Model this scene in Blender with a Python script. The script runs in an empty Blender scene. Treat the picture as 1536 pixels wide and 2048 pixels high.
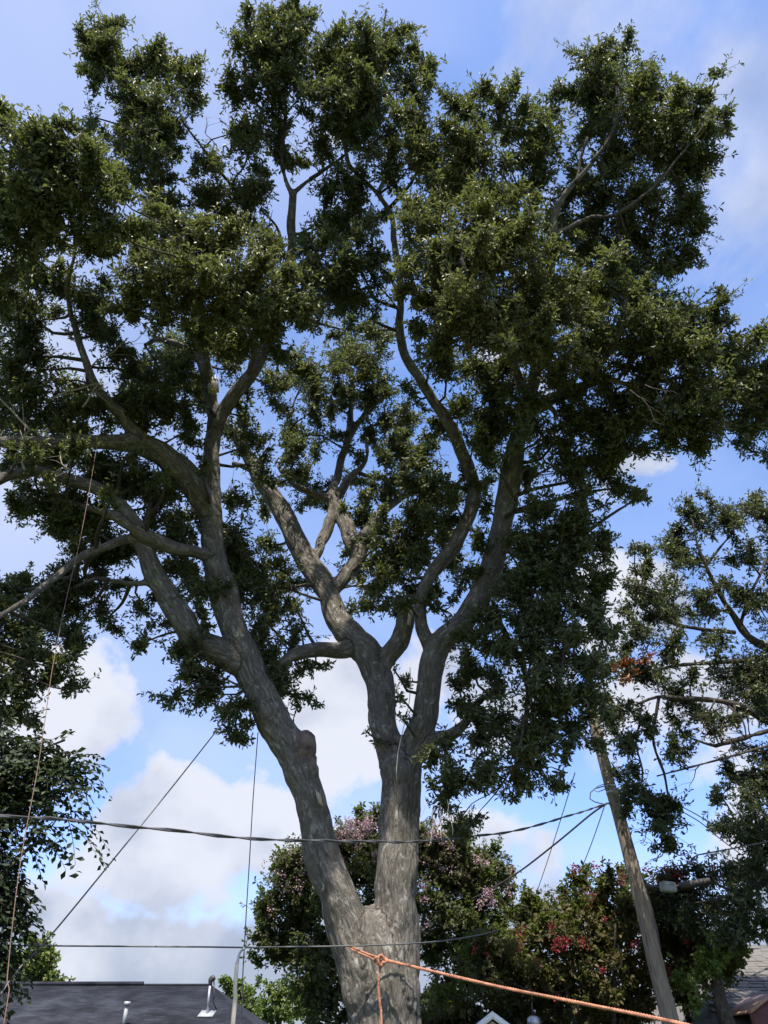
import bpy, bmesh, math, random
import numpy as np
from mathutils import Vector, noise, kdtree

random.seed(7); rng = np.random.default_rng(7)
sc = bpy.context.scene
C = sc.collection

# ------------------------------------------------------------------ camera
F, W2, H2 = 1538.0, 768.0, 1024.0
PITCH = math.radians(36.0); CAM = np.array([0.0, 0.0, 1.6])
AX = np.array([0, math.cos(PITCH), math.sin(PITCH)]); UP = np.array([0, -math.sin(PITCH), math.cos(PITCH)]); RT = np.array([1.0, 0, 0])
cam = bpy.data.cameras.new('camera'); cam_o = bpy.data.objects.new('camera', cam); C.objects.link(cam_o)
cam_o.location = CAM; cam_o.rotation_euler = (math.pi / 2 + PITCH, 0, 0)
cam.sensor_fit = 'VERTICAL'; cam.sensor_height = 24.0; cam.lens = 24.0 * F / 2048.0; cam.clip_end = 2000; cam.clip_start = 0.05
sc.camera = cam_o

# ------------------------------------------------------------------ sun, sky, exposure
SUN_EL, SUN_AZ = math.radians(64), math.radians(188)         # azimuth from +Y towards +X: high, behind the viewer
S = Vector((math.sin(SUN_AZ) * math.cos(SUN_EL), math.cos(SUN_AZ) * math.cos(SUN_EL), math.sin(SUN_EL)))
sun = bpy.data.lights.new('sun', 'SUN'); sun.energy = 5.0; sun.angle = math.radians(0.53); sun.color = (1.0, 0.93, 0.82)
sun_o = bpy.data.objects.new('sun', sun); C.objects.link(sun_o)
sun_o.rotation_euler = (-S).to_track_quat('-Z', 'Y').to_euler(); sun_o.location = (8, -12, 25)
sc.view_settings.view_transform = 'Standard'; sc.view_settings.look = 'None'; sc.view_settings.gamma = 1; sc.view_settings.use_curve_mapping = False
sc.view_settings.exposure = 1.0

def px_dir(px, py):
    d = AX * F + RT * (px - W2) + UP * (H2 - py)
    return d / np.linalg.norm(d)

def build_world():
    w = bpy.data.worlds.new('World'); sc.world = w; w.use_nodes = True
    nt = w.node_tree; N = nt.nodes; Lk = nt.links
    for n in list(N): N.remove(n)
    out = N.new('ShaderNodeOutputWorld'); bg = N.new('ShaderNodeBackground'); bg.inputs[1].default_value = 0.15
    sky = N.new('ShaderNodeTexSky'); sky.sky_type = 'NISHITA'; sky.sun_disc = False
    sky.sun_elevation = SUN_EL; sky.sun_rotation = SUN_AZ; sky.air_density = 1.0; sky.dust_density = 1.0; sky.ozone_density = 1.6
    tc = N.new('ShaderNodeTexCoord')
    def math_(op, a, b=None, c=None, clamp=False):
        m = N.new('ShaderNodeMath'); m.operation = op; m.use_clamp = clamp
        for i, v in enumerate((a, b, c)):
            if v is None: continue
            if isinstance(v, (int, float)): m.inputs[i].default_value = v
            else: Lk.new(v, m.inputs[i])
        return m.outputs[0]
    sep = N.new('ShaderNodeSeparateXYZ'); Lk.new(tc.outputs['Generated'], sep.inputs[0])
    den = math_('ADD', math_('MAXIMUM', sep.outputs[2], 0.0), 0.22)
    comb = N.new('ShaderNodeCombineXYZ')
    Lk.new(math_('DIVIDE', sep.outputs[0], den), comb.inputs[0]); Lk.new(math_('DIVIDE', sep.outputs[1], den), comb.inputs[1])
    def nz(scale, detail, rough, dist, w_, vec=None):
        n = N.new('ShaderNodeTexNoise'); n.noise_dimensions = '4D'
        n.inputs['Scale'].default_value = scale; n.inputs['Detail'].default_value = detail; n.inputs['Roughness'].default_value = rough
        n.inputs['Distortion'].default_value = dist; n.inputs['W'].default_value = w_
        Lk.new(vec or comb.outputs[0], n.inputs['Vector']); return n.outputs[0]
    G = tc.outputs['Generated']; n1 = nz(4.6, 12, 0.56, 0.2, 3.1, G); n2 = nz(6.0, 6, 0.5, 0.2, 8.7, G); n3 = nz(0.9, 4, 0.5, 0.8, 1.3)
    # cloud banks: (direction, angular radius, weight); the noise field carries the cover on over the whole sky
    banks = [(350, 1710, 6.2, .36), (470, 1650, 4.5, .3), (110, 1400, 5.5, .3), (690, 1430, 5.6, .32), (220, 1850, 6, .22), (1010, 1740, 5, .3), (1360, 1490, 7, .3),
             (1440, 1710, 4.5, .28), (1290, 975, 4, .16), (960, 1360, 7, .28), (1240, 1200, 5, .26), (1090, 1790, 3, .22)]
    acc = None
    for (bx, by, r, wt) in banks:
        dvec = px_dir(bx, by)
        vm = N.new('ShaderNodeVectorMath'); vm.operation = 'DOT_PRODUCT'; Lk.new(tc.outputs['Generated'], vm.inputs[0]); vm.inputs[1].default_value = tuple(dvec)
        mr = N.new('ShaderNodeMapRange'); mr.interpolation_type = 'SMOOTHSTEP'
        mr.inputs['From Min'].default_value = math.cos(math.radians(r * 1.25)); mr.inputs['From Max'].default_value = math.cos(math.radians(r * 0.35))
        mr.inputs['To Min'].default_value = 0; mr.inputs['To Max'].default_value = wt
        Lk.new(vm.outputs['Value'], mr.inputs['Value'])
        acc = mr.outputs[0] if acc is None else math_('MAXIMUM', acc, mr.outputs[0])
    low = N.new('ShaderNodeMapRange'); low.interpolation_type = 'SMOOTHSTEP'; Lk.new(sep.outputs[2], low.inputs['Value'])   # cloud bank thickening towards the horizon all round
    low.inputs['From Min'].default_value = 0.21; low.inputs['From Max'].default_value = 0.10; low.inputs['To Min'].default_value = 0; low.inputs['To Max'].default_value = 0.46
    dens = math_('ADD', math_('MULTIPLY_ADD', n1, 1.55, -0.275), math_('MAXIMUM', acc, low.outputs[0]))
    thick = N.new('ShaderNodeMapRange'); thick.interpolation_type = 'SMOOTHSTEP'
    thick.inputs['From Min'].default_value = 0.62; thick.inputs['From Max'].default_value = 0.77; Lk.new(dens, thick.inputs['Value'])
    veil = N.new('ShaderNodeMapRange'); veil.interpolation_type = 'SMOOTHSTEP'
    veil.inputs['From Min'].default_value = 0.36; veil.inputs['From Max'].default_value = 0.70; veil.inputs['To Min'].default_value = 0.05; veil.inputs['To Max'].default_value = 0.42; Lk.new(n3, veil.inputs['Value'])
    hz = N.new('ShaderNodeVectorMath'); hz.operation = 'DOT_PRODUCT'; Lk.new(tc.outputs['Generated'], hz.inputs[0]); hz.inputs[1].default_value = tuple(px_dir(-100, 200))
    hzm = N.new('ShaderNodeMapRange'); hzm.interpolation_type = 'SMOOTHSTEP'; hzm.inputs['From Min'].default_value = 0.82; hzm.inputs['From Max'].default_value = 1.0; hzm.inputs['To Max'].default_value = 0.42; Lk.new(hz.outputs['Value'], hzm.inputs['Value'])
    # high wispy cloud: drawn-out streaks
    stv = N.new('ShaderNodeMapping'); stv.inputs['Rotation'].default_value = (0, 0, 0.9); stv.inputs['Scale'].default_value = (2.0, 1.3, 1); Lk.new(comb.outputs[0], stv.inputs['Vector'])
    n4 = nz(2.2, 9, 0.58, 0.3, 5.2, stv.outputs[0])
    wd = N.new('ShaderNodeVectorMath'); wd.operation = 'DOT_PRODUCT'; Lk.new(tc.outputs['Generated'], wd.inputs[0]); wd.inputs[1].default_value = tuple(px_dir(1350, 60))
    wb = N.new('ShaderNodeMapRange'); wb.interpolation_type = 'SMOOTHSTEP'; wb.inputs['From Min'].default_value = 0.94; wb.inputs['From Max'].default_value = 0.995; wb.inputs['To Max'].default_value = 0.20; Lk.new(wd.outputs['Value'], wb.inputs['Value'])
    wsp = N.new('ShaderNodeMapRange'); wsp.interpolation_type = 'SMOOTHSTEP'; wsp.inputs['From Min'].default_value = 0.50; wsp.inputs['From Max'].default_value = 0.82; wsp.inputs['To Max'].default_value = 0.65; Lk.new(math_('ADD', n4, wb.outputs[0]), wsp.inputs['Value'])
    veil_o = math_('MAXIMUM', veil.outputs[0], wsp.outputs[0])
    mask = math_('MAXIMUM', math_('MULTIPLY', thick.outputs[0], 0.95), math_('ADD', veil_o, math_('MULTIPLY', hzm.outputs[0], math_('ADD', n3, 0.4)), None, True))
    shade = N.new('ShaderNodeMapRange'); shade.interpolation_type = 'SMOOTHSTEP'
    shade.inputs['From Min'].default_value = 0.30; shade.inputs['From Max'].default_value = 0.56; Lk.new(math_('SUBTRACT', n2, math_('MULTIPLY', low.outputs[0], 0.5)), shade.inputs['Value'])
    ccol = N.new('ShaderNodeMix'); ccol.data_type = 'RGBA'; Lk.new(shade.outputs[0], ccol.inputs['Factor'])
    ccol.inputs['A'].default_value = (1.45, 1.65, 2.1, 1); ccol.inputs['B'].default_value = (2.85, 2.92, 3.2, 1)
    hs = N.new('ShaderNodeHueSaturation'); hs.inputs['Hue'].default_value = 0.508; hs.inputs['Saturation'].default_value = 1.22; hs.inputs['Value'].default_value = 1.12
    Lk.new(sky.outputs[0], hs.inputs['Color'])
    cy = N.new('ShaderNodeMapRange'); cy.inputs['From Min'].default_value = 0.55; cy.inputs['From Max'].default_value = 0.15; Lk.new(sep.outputs[2], cy.inputs['Value'])   # less cyan low down, all round
    tint = N.new('ShaderNodeMix'); tint.data_type = 'RGBA'; tint.blend_type = 'MULTIPLY'; Lk.new(cy.outputs[0], tint.inputs['Factor']); Lk.new(hs.outputs[0], tint.inputs['A']); tint.inputs['B'].default_value = (0.80, 0.76, 0.92, 1)
    mix = N.new('ShaderNodeMix'); mix.data_type = 'RGBA'; Lk.new(mask, mix.inputs['Factor']); Lk.new(tint.outputs['Result'], mix.inputs['A']); Lk.new(ccol.outputs['Result'], mix.inputs['B'])
    Lk.new(mix.outputs['Result'], bg.inputs[0]); Lk.new(bg.outputs[0], out.inputs[0])
build_world()

# ------------------------------------------------------------------ helpers
def ray(px, py): return AX * F + RT * (px - W2) + UP * (H2 - py)
def at(px, py, Y):
    d = ray(px, py); return CAM + d * (Y / d[1])
def at_z(px, py, z):
    d = ray(px, py); return CAM + d * ((z - CAM[2]) / d[2])
def depth(p): return float(np.dot(np.asarray(p) - CAM, AX))
def rad(w, p): return 0.5 * w * depth(p) / F

def tag(o, label=None, cat=None, group=None, kind=None):
    if label: o['label'] = label
    if cat: o['category'] = cat
    if group: o['group'] = group
    if kind: o['kind'] = kind
    return o
def empty(name, loc):
    o = bpy.data.objects.new(name, None); C.objects.link(o); o.location = tuple(loc); o.empty_display_size = 0.2
    return o

class MB:
    """collects vertices and faces, links them as one mesh object"""
    def __init__(s): s.v = []; s.q = []; s.t = []; s.n = 0; s.ta = []; s.poly = []
    def add(s, v, quads=None, tris=None, attr=None):
        v = np.asarray(v, float); 
        if quads is not None and len(quads): s.q.append(np.asarray(quads, int) + s.n)
        if tris is not None and len(tris): s.t.append(np.asarray(tris, int) + s.n); s.ta.append(np.zeros((len(tris), 2)) if attr is None else attr)
        s.v.append(v); s.n += len(v)
    def tube(s, pts, radii, sides=6, cap=True):
        v, q, t = tube_arrays(pts, radii, sides, cap); s.add(v, q, t)
    def box(s, c, size, rot=0.0):
        x, y, z = np.asarray(size) / 2.0; cr, sr = math.cos(rot), math.sin(rot)
        vs = [(-x, -y, -z), (x, -y, -z), (x, y, -z), (-x, y, -z), (-x, -y, z), (x, -y, z), (x, y, z), (-x, y, z)]
        vs = [(a * cr - b * sr + c[0], a * sr + b * cr + c[1], d + c[2]) for a, b, d in vs]
        s.add(vs, [(0, 3, 2, 1), (4, 5, 6, 7), (0, 1, 5, 4), (1, 2, 6, 5), (2, 3, 7, 6), (3, 0, 4, 7)])
    def build(s, name, mat, parent=None, smooth=False, kind=None):
        me = bpy.data.meshes.new(name)
        v = np.concatenate(s.v) if s.v else np.zeros((0, 3))
        q = np.concatenate(s.q) if s.q else np.zeros((0, 4), int); t = np.concatenate(s.t) if s.t else np.zeros((0, 3), int)
        me.vertices.add(len(v)); me.loops.add(len(q) * 4 + len(t) * 3); me.polygons.add(len(q) + len(t))
        off = np.array(parent.matrix_world.translation if False else (0, 0, 0))
        o = bpy.data.objects.new(name, me); C.objects.link(o)
        if parent is not None:
            o.parent = parent; loc = Vector((0, 0, 0)); p = parent
            while p is not None: loc += p.location; p = p.parent
            off = np.array(loc)
        me.vertices.foreach_set('co', (v - off).astype(np.float32).ravel())
        me.loops.foreach_set('vertex_index', np.concatenate([q.ravel(), t.ravel()]).astype(np.int32))
        ls = np.concatenate([np.arange(len(q)) * 4, len(q) * 4 + np.arange(len(t)) * 3]).astype(np.int32)
        me.polygons.foreach_set('loop_start', ls)
        if smooth: me.polygons.foreach_set('use_smooth', np.ones(len(ls), bool))
        me.update(calc_edges=True)
        if s.ta and any(a.any() for a in s.ta):
            a = np.concatenate([np.zeros((len(q), 2))] + s.ta)
            for k, nm in enumerate(('leaf_random', 'leaf_hue')):
                at_ = me.attributes.new(nm, 'FLOAT', 'FACE'); at_.data.foreach_set('value', a[:, k].astype(np.float32))
        me.materials.append(mat)
        if kind: o['kind'] = kind
        return o

def frames(pts):
    pts = np.asarray(pts, float); n = len(pts)
    tan = np.gradient(pts, axis=0); tan /= np.maximum(np.linalg.norm(tan, axis=1, keepdims=True), 1e-9)
    a = np.array([1.0, 0, 0]) if abs(tan[0][0]) < 0.8 else np.array([0, 1.0, 0])
    n1 = np.zeros_like(pts)
    v = a - tan[0] * np.dot(a, tan[0]); n1[0] = v / np.linalg.norm(v)
    for i in range(1, n):
        v = n1[i - 1] - tan[i] * np.dot(n1[i - 1], tan[i]); n1[i] = v / max(np.linalg.norm(v), 1e-9)
    return tan, n1, np.cross(tan, n1)

def tube_arrays(pts, radii, sides, cap=True):
    pts = np.asarray(pts, float); radii = np.asarray(radii, float); n = len(pts)
    tan, n1, n2 = frames(pts)
    ang = np.arange(sides) * 2 * math.pi / sides
    ring = np.cos(ang)[None, :, None] * n1[:, None, :] + np.sin(ang)[None, :, None] * n2[:, None, :]
    v = (pts[:, None, :] + ring * radii[:, None, None]).reshape(-1, 3)
    i = np.arange(n - 1)[:, None] * sides; j = np.arange(sides)[None, :]; j2 = (j + 1) % sides
    q = np.stack([i + j, i + j2, i + sides + j2, i + sides + j], -1).reshape(-1, 4)
    t = None
    if cap:
        v = np.concatenate([v, pts[:1], pts[-1:]]); b = n * sides; k = np.arange(sides); k2 = (k + 1) % sides
        t = np.concatenate([np.stack([np.full(sides, b), k2, k], -1), np.stack([np.full(sides, b + 1), (n - 1) * sides + k, (n - 1) * sides + k2], -1)])
    return v, q, t

def spline(pts, rs, step):
    """Catmull-Rom through the points, resampled about every step metres"""
    pts = np.asarray(pts, float); rs = np.asarray(rs, float)
    P = np.vstack([2 * pts[0] - pts[1], pts, 2 * pts[-1] - pts[-2]]); R = np.concatenate([[rs[0]], rs, [rs[-1]]])
    op, orr = [], []
    for i in range(1, len(P) - 2):
        m = max(1, int(np.linalg.norm(P[i + 1] - P[i]) / step))
        for k in range(m):
            t = k / m; t2, t3 = t * t, t * t * t
            op.append(0.5 * (2 * P[i] + (P[i + 1] - P[i - 1]) * t + (2 * P[i - 1] - 5 * P[i] + 4 * P[i + 1] - P[i + 2]) * t2 + (3 * P[i] - P[i - 1] - 3 * P[i + 1] + P[i + 2]) * t3))
            orr.append(R[i] + (R[i + 1] - R[i]) * (t2 * (3 - 2 * t)))
    op.append(P[-2]); orr.append(R[-2])
    return np.array(op), np.array(orr)

# ------------------------------------------------------------------ materials
def mat_new(name):
    m = bpy.data.materials.new(name); m.use_nodes = True
    nt = m.node_tree; b = nt.nodes['Principled BSDF']
    return m, nt, b
def node(nt, typ, **kw):
    n = nt.nodes.new(typ)
    for k, v in kw.items():
        if k.startswith('_'): setattr(n, k[1:], v)
        else: n.inputs[k.replace('__', ' ')].default_value = v
    return n
def ramp(nt, fac, stops):
    r = nt.nodes.new('ShaderNodeValToRGB'); e = r.color_ramp.elements
    while len(e) < len(stops): e.new(0.5)
    for i, (p, c) in enumerate(stops): e[i].position = p; e[i].color = (*c, 1) if len(c) == 3 else c
    nt.links.new(fac, r.inputs[0]); return r.outputs[0]
def mixc(nt, fac, a, b, mode='MIX'):
    m = nt.nodes.new('ShaderNodeMix'); m.data_type = 'RGBA'; m.blend_type = mode
    for v, s in ((fac, 'Factor'), (a, 'A'), (b, 'B')):
        if isinstance(v, (int, float)): m.inputs[s].default_value = v
        elif isinstance(v, tuple): m.inputs[s].default_value = (*v, 1)
        else: nt.links.new(v, m.inputs[s])
    return m.outputs['Result']

def bark_material(name, dark, mid, pale, lichen, attr=True, scale=1.0):
    m, nt, b = mat_new(name); L = nt.links
    if attr:
        co = node(nt, 'ShaderNodeAttribute', _attribute_name='bark_co').outputs['Vector']
    else:
        co = node(nt, 'ShaderNodeTexCoord').outputs['Object']
    mp = node(nt, 'ShaderNodeMapping'); mp.inputs['Scale'].default_value = (scale, scale, scale * 0.22); L.new(co, mp.inputs['Vector'])
    g = node(nt, 'ShaderNodeTexNoise', Scale=26.0, Detail=7.0, Roughness=0.62, Distortion=0.6); L.new(mp.outputs[0], g.inputs['Vector'])
    mp2 = node(nt, 'ShaderNodeMapping'); mp2.inputs['Scale'].default_value = (scale, scale, scale * 0.6); L.new(co, mp2.inputs['Vector'])
    pt = node(nt, 'ShaderNodeTexNoise', Scale=4.0, Detail=6.0, Roughness=0.6, Distortion=0.8); L.new(mp2.outputs[0], pt.inputs['Vector'])
    li = node(nt, 'ShaderNodeTexNoise', Scale=13.0, Detail=5.0, Roughness=0.7, Distortion=0.4); L.new(mp2.outputs[0], li.inputs['Vector'])
    vo = node(nt, 'ShaderNodeTexVoronoi', _feature='DISTANCE_TO_EDGE', Scale=15.0); 
    wob = node(nt, 'ShaderNodeVectorMath', _operation='ADD'); sc_ = node(nt, 'ShaderNodeVectorMath', _operation='SCALE'); sc_.inputs['Scale'].default_value = 0.08
    L.new(g.outputs['Color'], sc_.inputs[0]); L.new(mp.outputs[0], wob.inputs[0]); L.new(sc_.outputs[0], wob.inputs[1]); L.new(wob.outputs[0], vo.inputs['Vector'])
    c1 = ramp(nt, g.outputs[0], [(0.30, dark), (0.52, mid), (0.75, pale)])
    c2 = ramp(nt, pt.outputs[0], [(0.30, tuple(x * 0.62 for x in mid)), (0.50, mid), (0.70, pale)])
    c = mixc(nt, 0.5, c1, c2)
    lf = ramp(nt, li.outputs[0], [(0.53, (0, 0, 0)), (0.66, (0.8, 0.8, 0.8))])
    c = mixc(nt, lf, c, lichen)
    crack = ramp(nt, vo.outputs['Distance'], [(0.0, (0.62, 0.58, 0.54)), (0.10, (1, 1, 1))])
    c = mixc(nt, 0.8, c, crack, 'MULTIPLY')
    L.new(c, b.inputs['Base Color']); b.inputs['Roughness'].default_value = 0.9; b.inputs['Specular IOR Level'].default_value = 0.2
    add = node(nt, 'ShaderNodeMath', _operation='MULTIPLY_ADD'); L.new(vo.outputs['Distance'], add.inputs[0]); add.inputs[1].default_value = 0.7; L.new(g.outputs[0], add.inputs[2])
    bp = node(nt, 'ShaderNodeBump', Strength=1.0, Distance=0.045); L.new(add.outputs[0], bp.inputs['Height']); L.new(bp.outputs[0], b.inputs['Normal'])
    return m

def leaf_material(name, ca, cb, cc, rough=0.42, trans=0.28, spec=0.45, tcol=(0.16, 0.24, 0.03)):
    m, nt, b = mat_new(name); L = nt.links
    r = node(nt, 'ShaderNodeAttribute', _attribute_name='leaf_random').outputs['Fac']
    h = node(nt, 'ShaderNodeAttribute', _attribute_name='leaf_hue').outputs['Fac']
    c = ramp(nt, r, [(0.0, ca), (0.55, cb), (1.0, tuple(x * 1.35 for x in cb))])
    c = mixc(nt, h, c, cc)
    L.new(c, b.inputs['Base Color']); b.inputs['Roughness'].default_value = rough; b.inputs['Specular IOR Level'].default_value = spec
    tr = node(nt, 'ShaderNodeBsdfTranslucent'); tr.inputs['Color'].default_value = (*tcol, 1)
    mx = node(nt, 'ShaderNodeMixShader'); mx.inputs[0].default_value = trans
    L.new(b.outputs[0], mx.inputs[1]); L.new(tr.outputs[0], mx.inputs[2]); L.new(mx.outputs[0], nt.nodes['Material Output'].inputs[0])
    return m

def plain(name, col, rough=0.6, metal=0.0, var=0.25, scale=8.0, bump=0.0, stretch=(1, 1, 1)):
    m, nt, b = mat_new(name); L = nt.links
    co = node(nt, 'ShaderNodeTexCoord'); mp = node(nt, 'ShaderNodeMapping'); mp.inputs['Scale'].default_value = stretch
    L.new(co.outputs['Object'], mp.inputs['Vector'])
    n = node(nt, 'ShaderNodeTexNoise', Scale=scale, Detail=6.0, Roughness=0.6); L.new(mp.outputs[0], n.inputs['Vector'])
    c = ramp(nt, n.outputs[0], [(0.3, tuple(x * (1 - var) for x in col)), (0.7, tuple(min(1, x * (1 + var)) for x in col))])
    L.new(c, b.inputs['Base Color']); b.inputs['Roughness'].default_value = rough; b.inputs['Metallic'].default_value = metal
    if bump:
        bp = node(nt, 'ShaderNodeBump', Strength=bump, Distance=0.02); L.new(n.outputs[0], bp.inputs['Height']); L.new(bp.outputs[0], b.inputs['Normal'])
    return m

M = {}
M['bark'] = bark_material('oak_bark', (0.046, 0.040, 0.034), (0.130, 0.117, 0.100), (0.215, 0.200, 0.178), (0.33, 0.325, 0.29))
M['twig'] = bark_material('twig_bark', (0.035, 0.029, 0.024), (0.075, 0.063, 0.052), (0.14, 0.12, 0.10), (0.18, 0.17, 0.145), attr=False, scale=2.0)
M['dead_twig'] = plain('dead_twig', (0.27, 0.24, 0.20), 0.9, var=0.35, scale=20)
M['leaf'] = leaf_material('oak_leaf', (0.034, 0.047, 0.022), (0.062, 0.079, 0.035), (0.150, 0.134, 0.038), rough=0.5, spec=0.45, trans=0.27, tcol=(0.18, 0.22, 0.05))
M['leaf_right'] = leaf_material('right_oak_leaf', (0.034, 0.046, 0.024), (0.055, 0.072, 0.035), (0.080, 0.092, 0.036), tcol=(0.13, 0.16, 0.04))
M['leaf_rust'] = leaf_material('rust_leaf', (0.15, 0.055, 0.025), (0.22, 0.08, 0.03), (0.26, 0.10, 0.04), tcol=(0.3, 0.09, 0.02))
M['leaf_left'] = leaf_material('left_tree_leaf', (0.016, 0.026, 0.012), (0.026, 0.040, 0.017), (0.045, 0.068, 0.022), rough=0.55, spec=0.2, trans=0.15, tcol=(0.06, 0.09, 0.02))
M['leaf_pinkm'] = leaf_material('pink_myrtle_leaf', (0.030, 0.038, 0.019), (0.050, 0.058, 0.026), (0.125, 0.095, 0.055), rough=0.55, spec=0.25)
M['leaf_redm'] = leaf_material('red_myrtle_leaf', (0.030, 0.033, 0.015), (0.052, 0.052, 0.021), (0.125, 0.078, 0.030), rough=0.55, spec=0.25)
M['leaf_far'] = leaf_material('far_leaf', (0.05, 0.08, 0.02), (0.09, 0.13, 0.035), (0.15, 0.17, 0.05), rough=0.6, spec=0.2)
M['pink'] = leaf_material('pink_petal', (0.33, 0.21, 0.25), (0.42, 0.29, 0.33), (0.34, 0.22, 0.24), rough=0.7, spec=0.1, tcol=(0.45, 0.30, 0.34))
M['red'] = leaf_material('red_petal', (0.24, 0.04, 0.055), (0.31, 0.06, 0.075), (0.3, 0.08, 0.08), rough=0.7, spec=0.1, tcol=(0.35, 0.06, 0.07))
M['scar'] = plain('scar_wood', (0.12, 0.090, 0.074), 0.95, var=0.7, scale=9, bump=1.0)
M['pale_wood'] = plain('pale_wood', (0.48, 0.41, 0.32), 0.9, var=0.4, scale=16, bump=0.6, stretch=(3, 3, 0.5))
M['cable'] = plain('cable', (0.055, 0.055, 0.06), 0.55, var=0.2)
M['wire'] = plain('wire', (0.06, 0.062, 0.066), 0.5, var=0.2)
M['rope'] = plain('orange_rope', (0.34, 0.15, 0.09), 0.9, var=0.5, scale=11, bump=0.4)
M['string'] = plain('tan_string', (0.15, 0.09, 0.065), 0.9, var=0.3, scale=40)
M['greyrope'] = plain('grey_rope', (0.12, 0.11, 0.115), 0.9, var=0.3, scale=40)
M['pole'] = plain('pole_wood', (0.215, 0.172, 0.138), 0.92, var=0.5, scale=9, bump=0.7, stretch=(4, 4, 0.35))
M['bamboo'] = plain('pale_pole', (0.52, 0.46, 0.37), 0.7, var=0.25, scale=10, stretch=(2, 2, 0.5))
M['galv'] = plain('galvanised', (0.42, 0.43, 0.44), 0.45, metal=0.7, var=0.2, scale=12)
M['greybox'] = plain('grey_box', (0.26, 0.275, 0.275), 0.55, var=0.12, scale=6)
M['darkmetal'] = plain('dark_metal', (0.045, 0.042, 0.042), 0.6, var=0.3)
M['white'] = plain('white_paint', (0.76, 0.76, 0.74), 0.6, var=0.06, scale=5)
M['cream'] = plain('cream_board', (0.52, 0.47, 0.40), 0.75, var=0.1, scale=5)
M['brick'] = plain('wall_paint', (0.40, 0.36, 0.32), 0.85, var=0.15, scale=6)
M['shingle'] = plain('grey_shingle', (0.115, 0.108, 0.10), 0.95, var=0.45, scale=18, bump=0.3)
M['under'] = plain('roof_felt', (0.03, 0.028, 0.028), 0.95)
M['tanroof'] = plain('tan_shingle', (0.38, 0.235, 0.165), 0.9, var=0.3, scale=20, bump=0.3)
M['maroon'] = plain('maroon_fascia', (0.11, 0.035, 0.032), 0.7)
M['pinkroof'] = plain('faded_red_roof', (0.36, 0.26, 0.26), 0.9)
M['glass'] = plain('dark_glass', (0.03, 0.035, 0.04), 0.08, var=0.1)

def asphalt_roof():
    m, nt, b = mat_new('asphalt_roof'); L = nt.links
    co = node(nt, 'ShaderNodeTexCoord')
    br = node(nt, 'ShaderNodeTexBrick', Scale=3.2, Color1=(0.017, 0.019, 0.024, 1), Color2=(0.029, 0.031, 0.039, 1), Mortar=(0.012, 0.012, 0.015, 1)); br.inputs['Mortar Size'].default_value = 0.012
    br.inputs['Brick Width'].default_value = 0.9; br.inputs['Row Height'].default_value = 0.42
    L.new(co.outputs['Object'], br.inputs['Vector'])
    n = node(nt, 'ShaderNodeTexNoise', Scale=1.3, Detail=5.0); L.new(co.outputs['Object'], n.inputs['Vector'])
    st = ramp(nt, n.outputs[0], [(0.35, (0.65, 0.65, 0.65)), (0.68, (1.5, 1.5, 1.5))])
    L.new(mixc(nt, 1.0, br.outputs['Color'], st, 'MULTIPLY'), b.inputs['Base Color']); b.inputs['Roughness'].default_value = 0.95; b.inputs['Specular IOR Level'].default_value = 0.1
    return m
M['asphalt'] = asphalt_roof()

def grass_ground():
    m, nt, b = mat_new('lawn'); L = nt.links
    co = node(nt, 'ShaderNodeTexCoord')
    n = node(nt, 'ShaderNodeTexNoise', Scale=0.8, Detail=10.0, Roughness=0.7); L.new(co.outputs['Object'], n.inputs['Vector'])
    L.new(ramp(nt, n.outputs[0], [(0.3, (0.035, 0.05, 0.015)), (0.55, (0.07, 0.09, 0.025)), (0.75, (0.12, 0.10, 0.05))]), b.inputs['Base Color'])
    b.inputs['Roughness'].default_value = 0.95
    bp = node(nt, 'ShaderNodeBump', Strength=0.6, Distance=0.1); L.new(n.outputs[0], bp.inputs['Height']); L.new(bp.outputs[0], b.inputs['Normal'])
    return m

# ------------------------------------------------------------------ ground
g = MB(); nx = 40
xs = np.concatenate([[-900, -300, -100], np.linspace(-60, 60, nx), [100, 300, 900]]); ys = np.concatenate([[-900, -200, -60], np.linspace(-30, 90, nx), [200, 900]])
vv = [(x, y, 0.05 * noise.noise(Vector((x * 0.2, y * 0.2, 0)))) for y in ys for x in xs]
nxx = len(xs); g.add(vv, [(j * nxx + i, j * nxx + i + 1, (j + 1) * nxx + i + 1, (j + 1) * nxx + i) for j in range(len(ys) - 1) for i in range(nxx - 1)])
tag(g.build('ground', grass_ground(), smooth=True), 'grass lawn of the back yard under the trees', kind='structure')

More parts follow.
